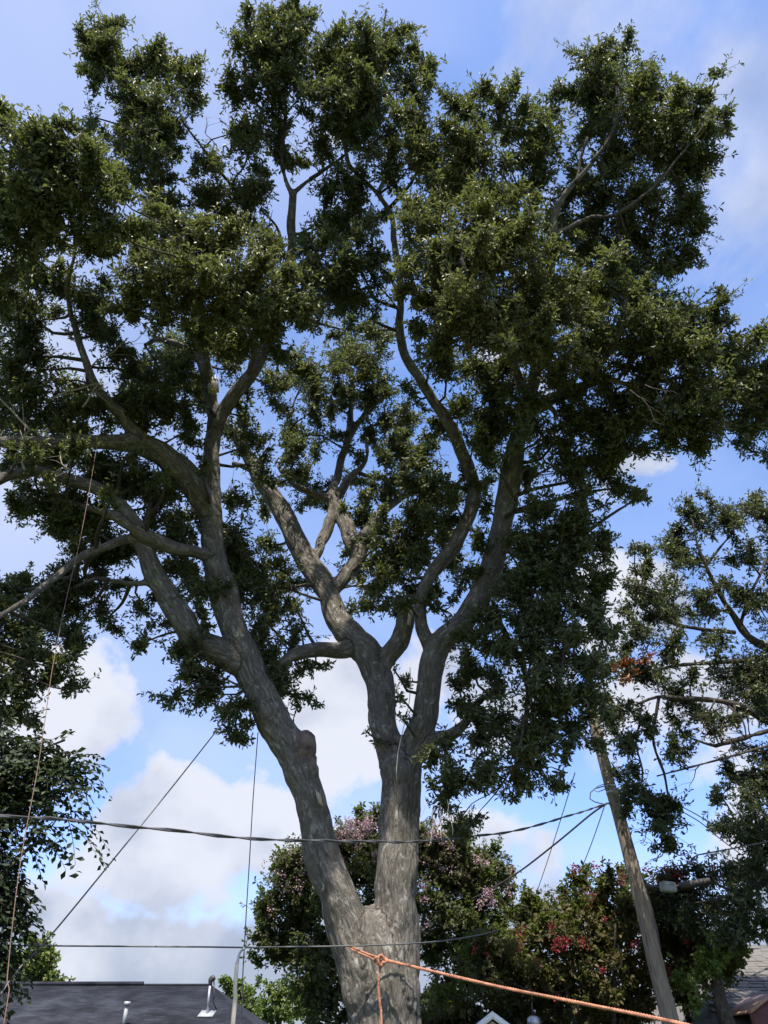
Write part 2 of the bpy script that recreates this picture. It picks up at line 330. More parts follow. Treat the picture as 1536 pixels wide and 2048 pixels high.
# ------------------------------------------------------------------ leaves
def unit(v): return v / np.maximum(np.linalg.norm(v, axis=-1, keepdims=True), 1e-9)
def leaf_cards(base, d, side, length, width, rnd, hue, mb, fold=0.25, wide=0.64):
    """each leaf: a blade folded along its midrib (two triangles)"""
    nrm = np.cross(side, d); n = len(base)
    l = length[:, None]; w = width[:, None]
    mid = base + d * l * wide + nrm * l * 0.05
    v = np.stack([base, mid + side * w * 0.5 + nrm * w * fold, base + d * l - nrm * l * 0.05, mid - side * w * 0.5 + nrm * w * fold], 1).reshape(-1, 3)
    i = np.arange(n)[:, None] * 4
    t = np.concatenate([i + np.array([[0, 2, 1]]), i + np.array([[0, 3, 2]])], 1).reshape(-1, 3)
    mb.add(v, None, t, np.repeat(np.stack([rnd, hue], 1), 2, 0))
def rosettes(pos, axis, per, L0, mb, hue, wr=0.36, spread=(30, 85), stem=0.13):
    n = len(pos); pos = np.repeat(pos, per, 0); axis = np.repeat(unit(axis), per, 0); m = n * per
    a = unit(np.cross(axis, unit(rng.normal(size=(m, 3)))))
    phi = np.radians(rng.uniform(spread[0], spread[1], m))[:, None]
    d = unit(axis * np.cos(phi) + a * np.sin(phi) + np.array([0, 0, -0.12]))
    side = unit(np.cross(d, axis) + rng.normal(size=(m, 3)) * 0.35)
    side = unit(side - d * np.sum(side * d, 1, keepdims=True))
    base = pos - axis * rng.uniform(0, stem, m)[:, None]
    ln = L0 * rng.uniform(0.55, 1.3, m)
    leaf_cards(base, d, side, ln, ln * wr * rng.uniform(0.8, 1.2, m), rng.uniform(0, 1, m), np.clip(np.repeat(hue, per) + rng.normal(0, 0.12, m), 0, 1), mb)

def bough_geometry(cl, L0, leaf_mb, twig_mb, start, start_r, per=8, od=2.0, droop=0.0, wr=0.36, twig_share=0.22, sub_r=0.42):
    """one leafy clump: a curved branch from the limb, side branches to sub-clumps, twigs, leaf rosettes"""
    px, py, rx, ry, Y, dens, hue = cl
    c = at(px, py, Y); k = depth(c) / F
    R = np.array([rx * k, ry * k, 0.5 * (rx + ry) * k * 1.15])
    axs = np.stack([RT, UP, AX])
    leaf_px = per * (L0 / k) ** 2 * wr * 0.55 * 0.5
    n = max(4, int(math.pi * rx * ry * od * dens / leaf_px))
    ns = max(3, int(round((R[0] * R[1]) ** 0.5 / 0.09)))
    u = unit(rng.normal(size=(ns, 3))) * (rng.uniform(0, 1, (ns, 1)) ** 0.42) * 0.90
    subs = c + (u * R) @ axs
    w = rng.uniform(0.2, 1.7, ns); w /= w.sum()
    which = rng.choice(ns, n, p=w)
    sd = unit(unit(subs - c) + np.array([0, 0, 0.35 - droop * 1.2]) + rng.normal(size=(ns, 3)) * 0.55); Rm = float(R.mean())     # each side branch carries a spray along its own direction
    sl = Rm * rng.uniform(0.35, 1.05, ns); tt = rng.uniform(-0.35, 1.0, n)
    lat = rng.normal(size=(n, 3)) * (Rm * sub_r * 0.46 * (1.05 - 0.65 * np.clip(tt, 0, 1)))[:, None]
    pos = subs[which] + sd[which] * (tt * sl[which])[:, None] + lat
    loose = rng.uniform(0, 1, n) < 0.24                            # the rest is spread loosely through the clump
    ul = unit(rng.normal(size=(n, 3))) * (rng.uniform(0, 1, (n, 1)) ** 0.40) * rng.uniform(0.7, 1.25, (n, 1))
    pos = np.where(loose[:, None], c + (ul * R) @ axs, pos)
    which = np.where(loose, np.argmin(((pos[:, None] - subs[None]) ** 2).sum(-1), 1), which)
    pos[:, 2] -= droop * rng.uniform(0, 1, n) * R[1]
    far = rng.uniform(0, 1, n) < 0.07                              # stray shoots beyond the clump's outline
    pos[far] += unit(unit(pos[far] - c) + np.array([0, 0, 0.5 - droop])) * rng.uniform(0.06, 0.30, (int(far.sum()), 1))
    axis = unit(pos - subs[which]) * 0.8 + unit(pos - c) * 0.5 + np.array([0, 0, 0.45 - droop * 1.2]) + rng.normal(size=(n, 3)) * 0.3
    hu = np.full(n, hue) + rng.normal(0, 0.06, n)
    rosettes(pos, axis, per, L0, leaf_mb, hu, wr)
    # woody parts
    if start is not None:
        dv = c - start; ln = np.linalg.norm(dv)
        if ln > 0.15:
            m1 = start + dv * 0.35 + np.array([0, 0, -0.04 * ln]) + rng.normal(size=3) * 0.06 * ln
            m2 = start + dv * 0.7 + rng.normal(size=3) * 0.05 * ln
            r0 = min(start_r, 0.018 + 0.014 * ln)
            p, r = spline([start, m1, m2, c], [r0, r0 * 0.75, r0 * 0.55, 0.012], 0.15); twig_mb.tube(p, r, 6, False)
    for s in subs:
        dv = s - c; ln = np.linalg.norm(dv)
        p, r = spline([c, c + dv * 0.5 + rng.normal(size=3) * 0.12 * ln, s + dv * 0.15], [0.013, 0.009, 0.005], 0.18); twig_mb.tube(p, r, 4, False)
    pick = np.nonzero((rng.uniform(0, 1, n) < twig_share) | (far & (twig_share > 0)) | (np.linalg.norm((pos - c) @ axs.T / R, axis=1) > 1.0) & (twig_share > 0.1))[0]
    if len(pick):
        a = subs[which[pick]]; b_ = pos[pick]; d = unit(b_ - a); s1 = unit(np.cross(d, np.array([0.3, 0.2, 1.0]))); s2 = np.cross(d, s1)
        r0 = 0.0045; vv = []
        for P, rr in ((a, r0), (b_, r0 * 0.6)):
            for an in (0, 2.09, 4.19): vv.append(P + (s1 * math.cos(an) + s2 * math.sin(an)) * rr)
        v = np.stack(vv, 1).reshape(-1, 3); i = np.arange(len(pick))[:, None] * 6
        q = np.concatenate([i + np.array([[0, 1, 4, 3]]), i + np.array([[1, 2, 5, 4]]), i + np.array([[2, 0, 3, 5]])], 0)
        twig_mb.add(v, q)

def kmeans(P, k, it=12):
    P = np.asarray(P); cen = P[rng.choice(len(P), k, replace=False)]
    for _ in range(it):
        lab = np.argmin(((P[:, None] - cen[None]) ** 2).sum(-1), 1)
        for j in range(k):
            if (lab == j).any(): cen[j] = P[lab == j].mean(0)
    return lab

def chain3d(ch, step=0.12):
    pts = [at(x, y, Y) for x, y, w, Y in ch]; rs = [rad(w, p) for (x, y, w, Y), p in zip(ch, pts)]
    return spline(pts, rs, step)

def leafy_tree(root, clusters, limbs, leafmat, twigmat, k, L0, per=8, od=2.0, droop=0.0, wr=0.36, default_start=None, bough_name='bough', **kw):
    """clusters hung on the nearest limb point; neighbouring clumps form one bough with its leaves"""
    LP = np.concatenate([p for p, r in limbs]); LR = np.concatenate([r for p, r in limbs])
    cen = np.array([at(c[0], c[1], c[4]) for c in clusters])
    lab = kmeans(cen, k)
    for j in range(k):
        ids = np.nonzero(lab == j)[0]
        if not len(ids): continue
        lm, tm = MB(), MB()
        for i in ids:
            d = np.linalg.norm(LP - cen[i], axis=1) + np.maximum(LP[:, 2] - cen[i][2] + 0.2, 0) * 0.8 + np.maximum(LR - 0.15, 0) * 4
            b = int(np.argmin(d))
            bough_geometry(clusters[i], L0, lm, tm, LP[b], LR[b] * 0.7, per, od, droop, wr, **kw)
        bo = tm.build(bough_name, twigmat, root, smooth=True, kind='stuff')
        lm.build('leaves', leafmat, bo, kind='stuff')

# ------------------------------------------------------------------ the big oak: skeleton as (px, py, width px, distance Y)
YB = 10.7
base = at(769, 2048, YB)
def ground_chain():
    pts = [np.array([base[0] + 0.06, YB, -0.15]), np.array([base[0] + 0.05, YB, 0.35]), np.array([base[0] + 0.02, YB, 1.1])]
    return pts, [0.78, 0.60, 0.50]
STEMS = {
 'T':  [(769, 2048, 152, 10.7), (763, 1985, 158, 10.7), (752, 1930, 150, 10.7), (744, 1870, 112, 10.74), (737, 1838, 70, 10.95)],
 'L':  [(745, 2030, 90, 10.7), (727, 1960, 90, 10.68), (706, 1894, 86, 10.65), (686, 1830, 82, 10.63), (668, 1772, 76, 10.6), (652, 1730, 72, 10.6), (639, 1686, 68, 10.58), (628, 1640, 64, 10.55), (616, 1585, 61, 10.5),
        (597, 1530, 66, 10.48), (576, 1490, 70, 10.45), (552, 1455, 68, 10.42), (524, 1390, 62, 10.35), (497, 1330, 60, 10.3), (478, 1285, 58, 10.25), (462, 1247, 55, 10.2), (449, 1188, 53, 10.15), (434, 1137, 51, 10.1),
        (426, 1090, 48, 10.05), (424, 1044, 45, 10.0), (422, 993, 43, 9.9), (422, 954, 39, 9.85), (424, 915, 33, 9.75), (427, 876, 32, 9.7), (432, 837, 38, 9.6)],
 'R':  [(780, 2040, 120, 10.72), (790, 1960, 100, 10.72), (793, 1894, 94, 10.75), (792, 1820, 86, 10.75), (790, 1756, 86, 10.75), (797, 1686, 79, 10.78), (801, 1600, 78, 10.8), (801, 1540, 84, 10.8), (797, 1500, 70, 10.8)],
 'M':  [(795, 1545, 60, 10.8), (778, 1490, 56, 10.82), (767, 1449, 55, 10.85), (762, 1390, 57, 10.9), (755, 1351, 61, 10.95), (738, 1312, 60, 11.0), (703, 1273, 56, 11.05), (675, 1234, 48, 11.15), (659, 1195, 43, 11.2), (641, 1156, 46, 11.3),
        (610, 1117, 42, 11.35), (592, 1078, 42, 11.35), (573, 1039, 41, 11.35), (556, 1008, 38, 11.3), (522, 959, 31, 11.2), (490, 902, 24, 11.1), (465, 865, 20, 11.0), (446, 845, 17, 10.9), (415, 800, 14, 10.7), (385, 740, 11, 10.5)],
 'RR': [(806, 1545, 60, 10.78), (826, 1490, 54, 10.72), (843, 1449, 50, 10.65), (857, 1390, 48, 10.6), (862, 1340, 51, 10.5), (876, 1293, 50, 10.4), (890, 1276, 44, 10.3), (923, 1250, 43, 10.2), (953, 1207, 47, 10.1), (977, 1156, 49, 10.0), (995, 1095, 45, 9.85),
        (1010, 1017, 46, 9.65), (1019, 965, 44, 9.5), (1032, 892, 38, 9.3), (1048, 845, 33, 9.1), (1065, 770, 27, 8.7), (1080, 690, 24, 8.2), (1095, 600, 21, 7.7), (1105, 500, 18, 7.2), (1113, 420, 15, 6.8), (1153, 360, 12, 6.5), (1183, 325, 10, 6.35), (1213, 290, 7, 6.2), (1240, 220, 5, 6.0)],
}
LIMBS = {
 'LL':  [(500, 1335, 50, 10.3), (450, 1310, 55, 10.2), (390, 1278, 54, 10.0), (355, 1235, 48, 9.9), (338, 1204, 45, 9.85), (310, 1150, 42, 9.75), (292, 1105, 36, 9.7), (276, 1076, 30, 9.65)],
 'LL1': [(285, 1085, 21.3, 9.65), (250, 1077, 19.7, 9.55), (195, 1096, 17.2, 9.35), (148, 1122, 16.4, 9.2), (98, 1165, 14.8, 9.05), (39, 1212, 13.1, 8.85), (0, 1233, 11.5, 8.75), (-80, 1290, 9.0, 8.5)],
 'LL2': [(305, 1162, 16, 9.75), (275, 1167, 13, 9.65), (234, 1163, 12, 9.5), (191, 1159, 9, 9.3), (150, 1175, 5, 9.2)],
 'LL3': [(424, 1116, 30, 10.0), (395, 1106, 26, 9.9), (340, 1094, 28, 9.65), (291, 1071, 29, 9.5), (258, 1048, 24, 9.4), (219, 1028, 19, 9.3), (172, 1016, 14, 9.15), (120, 1000, 8, 9.0)],
 'LL4': [(291, 1071, 24, 9.5), (266, 1040, 26, 9.4), (245, 1018, 26, 9.35), (211, 988, 26, 9.2), (172, 970, 26, 9.1), (129, 958, 26, 8.95), (78, 944, 24, 8.8), (31, 950, 23, 8.65), (0, 960, 22, 8.55), (-80, 990, 18, 8.3)],
 'LM':  [(424, 1030, 40, 9.95), (391, 978, 52, 9.7), (363, 942, 52, 9.5), (332, 915, 48, 9.35), (293, 893, 46, 9.2), (250, 888, 38, 9.05), (200, 884, 31, 8.9), (150, 882, 29, 8.75), (98, 887, 27, 8.6), (40, 885, 25, 8.4), (0, 884, 23, 8.3), (-80, 875, 18, 8.1)],
 'LMa': [(310, 905, 30, 9.25), (273, 872, 33, 9.05), (250, 841, 28, 8.9), (227, 813, 23, 8.7), (195, 770, 18, 8.4), (160, 690, 15, 8.0), (140, 600, 12, 7.6), (150, 500, 10, 6.8), (140, 420, 7, 6.2), (120, 360, 4, 5.7)],
 'LUa': [(432, 850, 30, 9.62), (422, 802, 29, 9.5), (414, 759, 27, 9.3), (405, 712, 25, 9.1), (398, 660, 22, 8.8), (385, 590, 19, 8.4), (372, 520, 16, 8.0), (345, 450, 14, 7.6), (318, 410, 12, 7.3), (303, 350, 10, 7.0), (300, 260, 8, 6.6), (270, 190, 5, 6.3), (220, 120, 4, 6.0)],
 'LUa2':[(400, 720, 16, 9.1), (360, 690, 15, 8.9), (320, 680, 11, 8.6), (290, 690, 7, 8.4)],
 'LUb': [(434, 850, 30, 9.6), (449, 817, 31, 9.5), (477, 778, 28, 9.25), (508, 735, 24, 9.0), (530, 690, 23, 8.8), (552, 630, 22, 8.5), (570, 570, 22, 8.2), (579, 510, 21, 7.9), (581, 450, 18, 7.6), (586, 388, 16, 7.3)],
 'LUb1':[(586, 392, 12, 7.3), (572, 362, 9, 7.15), (566, 320, 8, 6.95), (570, 250, 8, 6.6), (568, 180, 6, 6.3), (560, 90, 4, 5.9)],
 'LUb2':[(588, 385, 11, 7.3), (620, 358, 9, 7.15), (655, 335, 7, 7.0), (690, 310, 5, 6.9)],
 'LUb3':[(560, 600, 12, 8.3), (528, 485, 9, 7.7), (500, 445, 8, 7.5), (470, 380, 7, 7.2), (425, 325, 6, 6.9), (400, 290, 5, 6.8), (362, 238, 3, 6.6)],
 'LUb4':[(566, 500, 8, 7.85), (550, 450, 5, 7.6), (520, 418, 3, 7.4)],
 'M2':  [(712, 1295, 34, 11.0), (681, 1299, 33, 10.9), (634, 1299, 30, 10.75), (597, 1308, 27, 10.6), (568, 1328, 20, 10.5), (540, 1352, 12, 10.4), (500, 1372, 8, 10.3)],
 'M3':  [(755, 1345, 40, 10.95), (778, 1308, 40, 10.9), (792, 1285, 40, 10.85), (806, 1252, 37, 10.75), (813, 1219, 34, 10.7)],
 'M4':  [(655, 1180, 30, 11.2), (673, 1174, 28, 11.2), (698, 1140, 32, 11.3), (722, 1098, 32, 11.4), (740, 1058, 27, 11.5), (771, 1022, 20, 11.6), (800, 995, 16, 11.7), (835, 975, 12, 11.8), (880, 940, 8, 11.9)],
 'M5':  [(716, 1112, 30, 11.35), (705, 1084, 34, 11.45), (689, 1047, 31, 11.6), (675, 1012, 26, 11.7), (667, 992, 22, 11.75), (673, 962, 17, 11.8), (683, 912, 16, 11.85), (698, 860, 14, 11.8), (704, 798, 12, 11.7), (701, 760, 10, 11.6), (690, 690, 6, 11.4)],
 'M6':  [(620, 1130, 20, 11.35), (636, 1105, 20, 11.4), (650, 1070, 23, 11.55), (664, 1028, 21, 11.7), (668, 995, 18, 11.75)],
 'M7':  [(668, 998, 20, 11.75), (684, 984, 18, 11.75), (704, 954, 15, 11.7), (725, 930, 10, 11.65), (734, 905, 8, 11.6), (730, 880, 5, 11.5)],
 'M8':  [(667, 1000, 20, 11.75), (631, 988, 16, 11.7), (595, 974, 14, 11.6), (570, 952, 11, 11.55), (556, 934, 8, 11.5), (565, 915, 7, 11.5), (574, 881, 6, 11.45), (580, 850, 6, 11.4), (588, 805, 4, 11.3), (606, 765, 3, 11.2)],
 'M9':  [(690, 890, 13, 11.85), (712, 855, 13, 11.8), (735, 828, 12, 11.7), (762, 798, 10, 11.6), (800, 780, 6, 11.5)],
 'M10': [(712, 945, 8, 11.7), (740, 952, 8, 11.7), (770, 952, 7, 11.7), (785, 942, 5, 11.7)],
 'RRa': [(868, 1310, 30.2, 10.45), (850, 1265, 26.9, 10.4), (842, 1222, 25.2, 10.35), (846, 1180, 26.9, 10.3), (866, 1144, 29.4, 10.25), (900, 1105, 28.6, 10.2), (924, 1066, 28.6, 10.1), (941, 1023, 28.6, 10.05), (948, 985, 30.2, 10.0), (940, 945, 30.2, 9.9), (920, 900, 26.9, 9.7), (897, 850, 26.0, 9.5),
          (866, 803, 21.8, 9.3), (834, 746, 20.2, 9.0), (808, 699, 18.5, 8.8), (799, 650, 17.6, 8.5), (800, 575, 16.0, 8.1), (790, 500, 14.3, 7.7), (778, 430, 12.6, 7.4), (745, 380, 10.1, 7.1), (700, 325, 8.4, 6.8), (690, 250, 5.9, 6.5), (700, 150, 4.2, 6.1)],
 'LUc': [(416, 770, 20, 9.35), (411, 705, 17, 8.7), (406, 640, 14, 7.9), (400, 590, 11, 7.1), (402, 540, 8, 6.6), (430, 500, 5, 6.4)],
 'LUd': [(500, 745, 16, 9.05), (510, 690, 13, 8.3), (512, 640, 11, 7.7), (510, 590, 8, 7.2), (500, 545, 5, 6.8)],
 'RRm': [(1058, 800, 20, 8.85), (1035, 745, 17, 8.1), (1005, 690, 14, 7.3), (965, 620, 11, 6.7), (935, 550, 8, 6.3), (920, 470, 5, 6.2)],
 'RRn': [(1170, 772, 14, 8.3), (1210, 720, 11, 7.6), (1240, 660, 8, 7.1), (1250, 600, 5, 6.9)],
 'RRc': [(830, 1500, 34, 10.7), (869, 1480, 29, 10.6), (908, 1468, 25, 10.4), (935, 1441, 19, 10.2), (955, 1405, 13, 10.0), (990, 1380, 8, 9.8)],
 'RRd': [(1045, 840, 26, 9.1), (1085, 805, 27, 8.8), (1143, 783, 24, 8.5), (1180, 770, 16, 8.3), (1213, 760, 13, 8.1), (1250, 766, 10, 8.0), (1293, 770, 8, 7.9), (1380, 750, 6, 7.7)],
 'RRe': [(1068, 802, 12, 8.6), (1098, 814, 13, 8.5), (1112, 833, 12, 8.45), (1106, 852, 7, 8.45)],
 'RRf': [(1235, 762, 8, 8.0), (1270, 700, 6, 7.8), (1290, 660, 4, 7.6)],
 'RRg': [(1153, 365, 8, 6.5), (1160, 330, 6, 6.4), (1175, 275, 5, 6.2)],
 'RRh': [(1020, 520, 10, 7.4), (1023, 470, 8, 7.2), (1029, 415, 7, 7.0), (1043, 360, 5, 6.8), (1050, 300, 4, 6.6)],
 'RRi': [(1085, 670, 16, 8.1), (1050, 600, 13, 7.8), (1020, 520, 10, 7.4)],
 'RRj': [(1108, 470, 12, 7.05), (1170, 440, 10, 6.9), (1230, 425, 8, 6.7), (1300, 380, 6, 6.5), (1370, 300, 4, 6.3)],
 'RRk': [(1000, 1090, 20, 9.85), (1050, 1120, 16, 9.5), (1100, 1190, 12, 9.2), (1130, 1280, 9, 9.1), (1110, 1400, 6, 9.1)],
 'RRl': [(960, 1205, 20, 10.1), (1000, 1250, 14, 9.8), (1040, 1330, 11, 9.6), (1050, 1430, 8, 9.5), (1030, 1530, 5, 9.5)],
}

def build_oak():
    root = empty('oak_tree', (base[0], YB, 0))
    tag(root, 'huge spreading oak with forking grey trunk and dark leafy crown in the middle', 'tree')
    chains = {k: chain3d(v, 0.10) for k, v in STEMS.items()}
    gp, gr = ground_chain(); tp = [at(x, y, Y) for x, y, w, Y in STEMS['T']]; tr = [rad(s[2], p) for s, p in zip(STEMS['T'], tp)]
    chains['T'] = spline(gp + tp, gr + tr, 0.10)
    chains.update({k: chain3d(v, 0.08) for k, v in LIMBS.items()})
    for k, (p, r) in chains.items():          # crooked growth: the centre line wanders a little
        if k != 'T':
            wv = np.array([noise.noise_vector(Vector(q * 1.7)) for q in p]) * 0.05 + np.array([noise.noise_vector(Vector(q * 4.5)) for q in p]) * 0.016
            p += wv * np.clip(np.minimum(np.arange(len(p)), np.arange(len(p))[::-1]) / 6.0, 0, 1)[:, None] * (0.5 if k in STEMS else 1.0)
    # one skin over trunk and thick limbs
    mb = MB(); thin = []
    big = {}
    for k, (p, r) in chains.items():
        if r[0] > 0.045:
            n = len(p); cut = n
            for i in range(n):
                if r[i] < 0.034: cut = i; break
            if cut < 3: thin.append((k, p, r)); continue
            wob = np.array([1 + 0.07 * noise.noise(Vector(q * 2.3)) + 0.05 * noise.noise(Vector(q * 6.1)) for q in p[:cut]])
            mb.tube(p[:cut], r[:cut] * wob, 20, True); big[k] = (p[:cut], r[:cut])
            if cut < n - 1: thin.append((k, p[max(0, cut - 2):], r[max(0, cut - 2):] * 0.98))
        else: thin.append((k, p, r))
    # root flare
    for a in range(7):
        an = a * 0.9 + 0.3; d = np.array([math.cos(an), math.sin(an), 0])
        b0 = np.array([base[0] + 0.05, YB, 0])
        p, r = spline([b0 + d * 0.25 + [0, 0, 1.0], b0 + d * 0.5 + [0, 0, 0.35], b0 + d * 0.85 + [0, 0, 0.05], b0 + d * 1.25 + [0, 0, -0.15]], [0.16, 0.2, 0.17, 0.1], 0.1)
        mb.tube(p, r, 12, True)
    # swelling below the cut on the left stem
    for (x, y, w) in ((596, 1500, 70), (604, 1518, 62), (612, 1540, 54)):
        q = at(x, y, 10.42); mb.tube([q - UP * 0.12, q, q + UP * 0.12], [rad(w, q) * 0.6, rad(w, q), rad(w, q) * 0.6], 14, True)
    o = mb.build('skin', M['bark']); 
    rm = o.modifiers.new('r', 'REMESH'); rm.mode = 'VOXEL'; rm.voxel_size = 0.027
    sm = o.modifiers.new('s', 'SMOOTH'); sm.factor = 0.5; sm.iterations = 7
    dg = bpy.context.evaluated_depsgraph_get(); me = bpy.data.meshes.new_from_object(o.evaluated_get(dg))
    bpy.data.objects.remove(o)
    nv = len(me.vertices); co = np.empty(nv * 3, np.float32); me.vertices.foreach_get('co', co); co = co.reshape(-1, 3).astype(float)
    no = np.empty(nv * 3, np.float32); me.vertices.foreach_get('normal', no); no = no.reshape(-1, 3).astype(float)
    nf = len(me.polygons); lv = np.empty(len(me.loops), np.int32); me.loops.foreach_get('vertex_index', lv)
    lt = np.empty(nf, np.int32); me.polygons.foreach_get('loop_total', lt); ok = (lt == 4).all()
    q = lv.reshape(-1, 4)
    # nearest chain sample: chain id and bark coordinates along the limb
    names = list(big); SP = np.concatenate([big[k][0] for k in names]); CID = np.concatenate([np.full(len(big[k][0]), i) for i, k in enumerate(names)])
    SR = np.concatenate([big[k][1] for k in names])
    T1, N1, N2, SS = [], [], [], []
    for k in names:
        p = big[k][0]; t, a, b = frames(p); T1.append(t); N1.append(a); N2.append(b); SS.append(np.concatenate([[0], np.cumsum(np.linalg.norm(np.diff(p, axis=0), axis=1))]) + 3.7 * len(SS))
    T1, N1, N2, SS = map(np.concatenate, (T1, N1, N2, SS))
    kd = kdtree.KDTree(len(SP))
    for i, p in enumerate(SP): kd.insert(p, i)
    kd.balance()
    idx = np.empty(nv, int)
    for i in range(nv):
        best, bi = 1e9, 0
        for _, j, d in kd.find_n(co[i], 4):
            e = d - SR[j]
            if e < best: best, bi = e, j
        idx[i] = bi
    d = co - SP[idx]
    bc = np.stack([np.sum(d * N1[idx], 1), np.sum(d * N2[idx], 1), SS[idx] + np.sum(d * T1[idx], 1)], 1)
    disp = np.array([0.030 * noise.fractal(Vector((b[0] * 4.5, b[1] * 4.5, b[2] * 1.3)), 0.9, 2.0, 4) + 0.011 * noise.noise(Vector((b[0] * 20, b[1] * 20, b[2] * 5))) for b in bc])
    co += no * (disp * np.clip(SR[idx] / 0.22, 0.25, 1.2))[:, None]
    me.vertices.foreach_set('co', co.astype(np.float32).ravel()); me.update()
    me.vertices.foreach_get('normal', nn := np.empty(nv * 3, np.float32)); nn = nn.reshape(-1, 3)
    grp = {'T': 'trunk', 'R': 'trunk'}
    vid = CID[idx]; fid = np.array([vid[f[0]] for f in q]) if not ok else vid[q[:, 0]]
    keys = [('trunk' if k in ('T', 'R') else k) for k in names]
    ordered = []
    for k in keys:
        if k not in ordered: ordered.append(k)
    for g in ordered:
        sel = np.isin(fid, [i for i, k in enumerate(keys) if k == g]); fq = q[sel]
        if not len(fq): continue
        used, inv = np.unique(fq, return_inverse=True)
        m2 = MB(); m2.add(co[used], inv.reshape(-1, 4))
        ob = m2.build('trunk' if g == 'trunk' else ('stem' if g in STEMS else 'limb'), M['bark'], root, smooth=True)
        at_ = ob.data.attributes.new('bark_co', 'FLOAT_VECTOR', 'POINT'); at_.data.foreach_set('vector', bc[used].astype(np.float32).ravel())
        ob.data.normals_split_custom_set_from_vertices([tuple(x) for x in nn[used]])
    bpy.data.meshes.remove(me)
    for k, p, r in thin:
        m2 = MB(); m2.tube(p, r, 9, True); m2.build('branch', M['twig'] if k not in ('M7', 'M8', 'RRe') else M['dead_twig'], root, smooth=True)
    limbs = [chains[k] for k in chains if k not in ('T', 'R', 'L', 'M3', 'RRe')] + [(chains['L'][0][-40:], chains['L'][1][-40:])]
    return root, limbs, chains

def lump(name, c, R, mat, parent, seed=0, amp=0.35):
    """knobbly rounded mass"""
    bm = bmesh.new(); bmesh.ops.create_icosphere(bm, subdivisions=3, radius=1.0)
    for v in bm.verts:
        n = noise.fractal(v.co * 1.8 + Vector((seed, 0, 0)), 1.0, 2.0, 3); v.co *= 1 + amp * n
        v.co = Vector((v.co.x * R[0], v.co.y * R[1], v.co.z * R[2]))
    me = bpy.data.meshes.new(name); bm.to_mesh(me); bm.free(); me.materials.append(mat)
    for p in me.polygons: p.use_smooth = True
    o = bpy.data.objects.new(name, me); C.objects.link(o); o.parent = parent
    o.location = Vector(c) - parent.location; return o

oak, OAKL, OAKC = build_oak()
lump('burl', at(606, 1494, 10.38), (0.19, 0.17, 0.22), M['scar'], oak, 3.0, 0.2)
lump('burl', at(624, 1532, 10.38), (0.07, 0.09, 0.17), M['scar'], oak, 9.0, 0.3)
mbf = MB(); fl = [at(630, 1578, 10.28), at(640, 1588, 10.22), at(646, 1612, 10.26), at(637, 1606, 10.3)]
mbf.add([f for f in fl] + [f + np.array([0.006, 0.025, 0.0]) for f in fl], [(0, 1, 2, 3), (7, 6, 5, 4), (0, 4, 5, 1), (1, 5, 6, 2), (2, 6, 7, 3), (3, 7, 4, 0)])
mbf.build('bark_flap', M['pale_wood'], oak)
# splintered pale wood where a leader tore off, and the bleached end of a sawn limb
bs = MB()
for i in range(9):
    x = 418 + i * 2.2; y0, y1 = 790 - rng.uniform(0, 6), 738 + rng.uniform(0, 30)
    p0, p1 = at(x + rng.uniform(-1, 1), y0, 9.30), at(x + rng.uniform(-3, 3), y1, 9.16); bs.tube([p0, (p0 + p1) / 2 + rng.normal(size=3) * 0.008, p1], [0.016, 0.014, 0.005], 5)
bs.build('splintered_wood', M['pale_wood'], oak, kind='stuff')
p3, r3 = OAKC['M3']; ce = MB(); tn, q1, q2 = frames(p3)
for i_ in range(16):
    a_ = rng.uniform(0, 2 * math.pi); rr0 = r3[-1] * rng.uniform(0.55, 1.0); off = (q1[-1] * math.cos(a_) + q2[-1] * math.sin(a_)) * rr0; l_ = rng.uniform(0.05, 0.2)
    ce.tube([p3[-4] + off, p3[-1] + off * 1.0, p3[-1] + off * 0.85 + tn[-1] * l_], [0.03, 0.035, 0.008], 5)
ce.build('splintered_end', M['pale_wood'], oak, kind='stuff')
for pts in ([(506, 942), (484, 932), (465, 926)], [(285, 1062), (296, 1036), (300, 1006)]):
    st = MB(); P = [at(x, y, 11.12 if pts[0][0] > 400 else 9.47) for x, y in pts]; st.tube(P, [0.06, 0.05, 0.035], 9); st.build('broken_stub', M['twig'], oak, smooth=True)

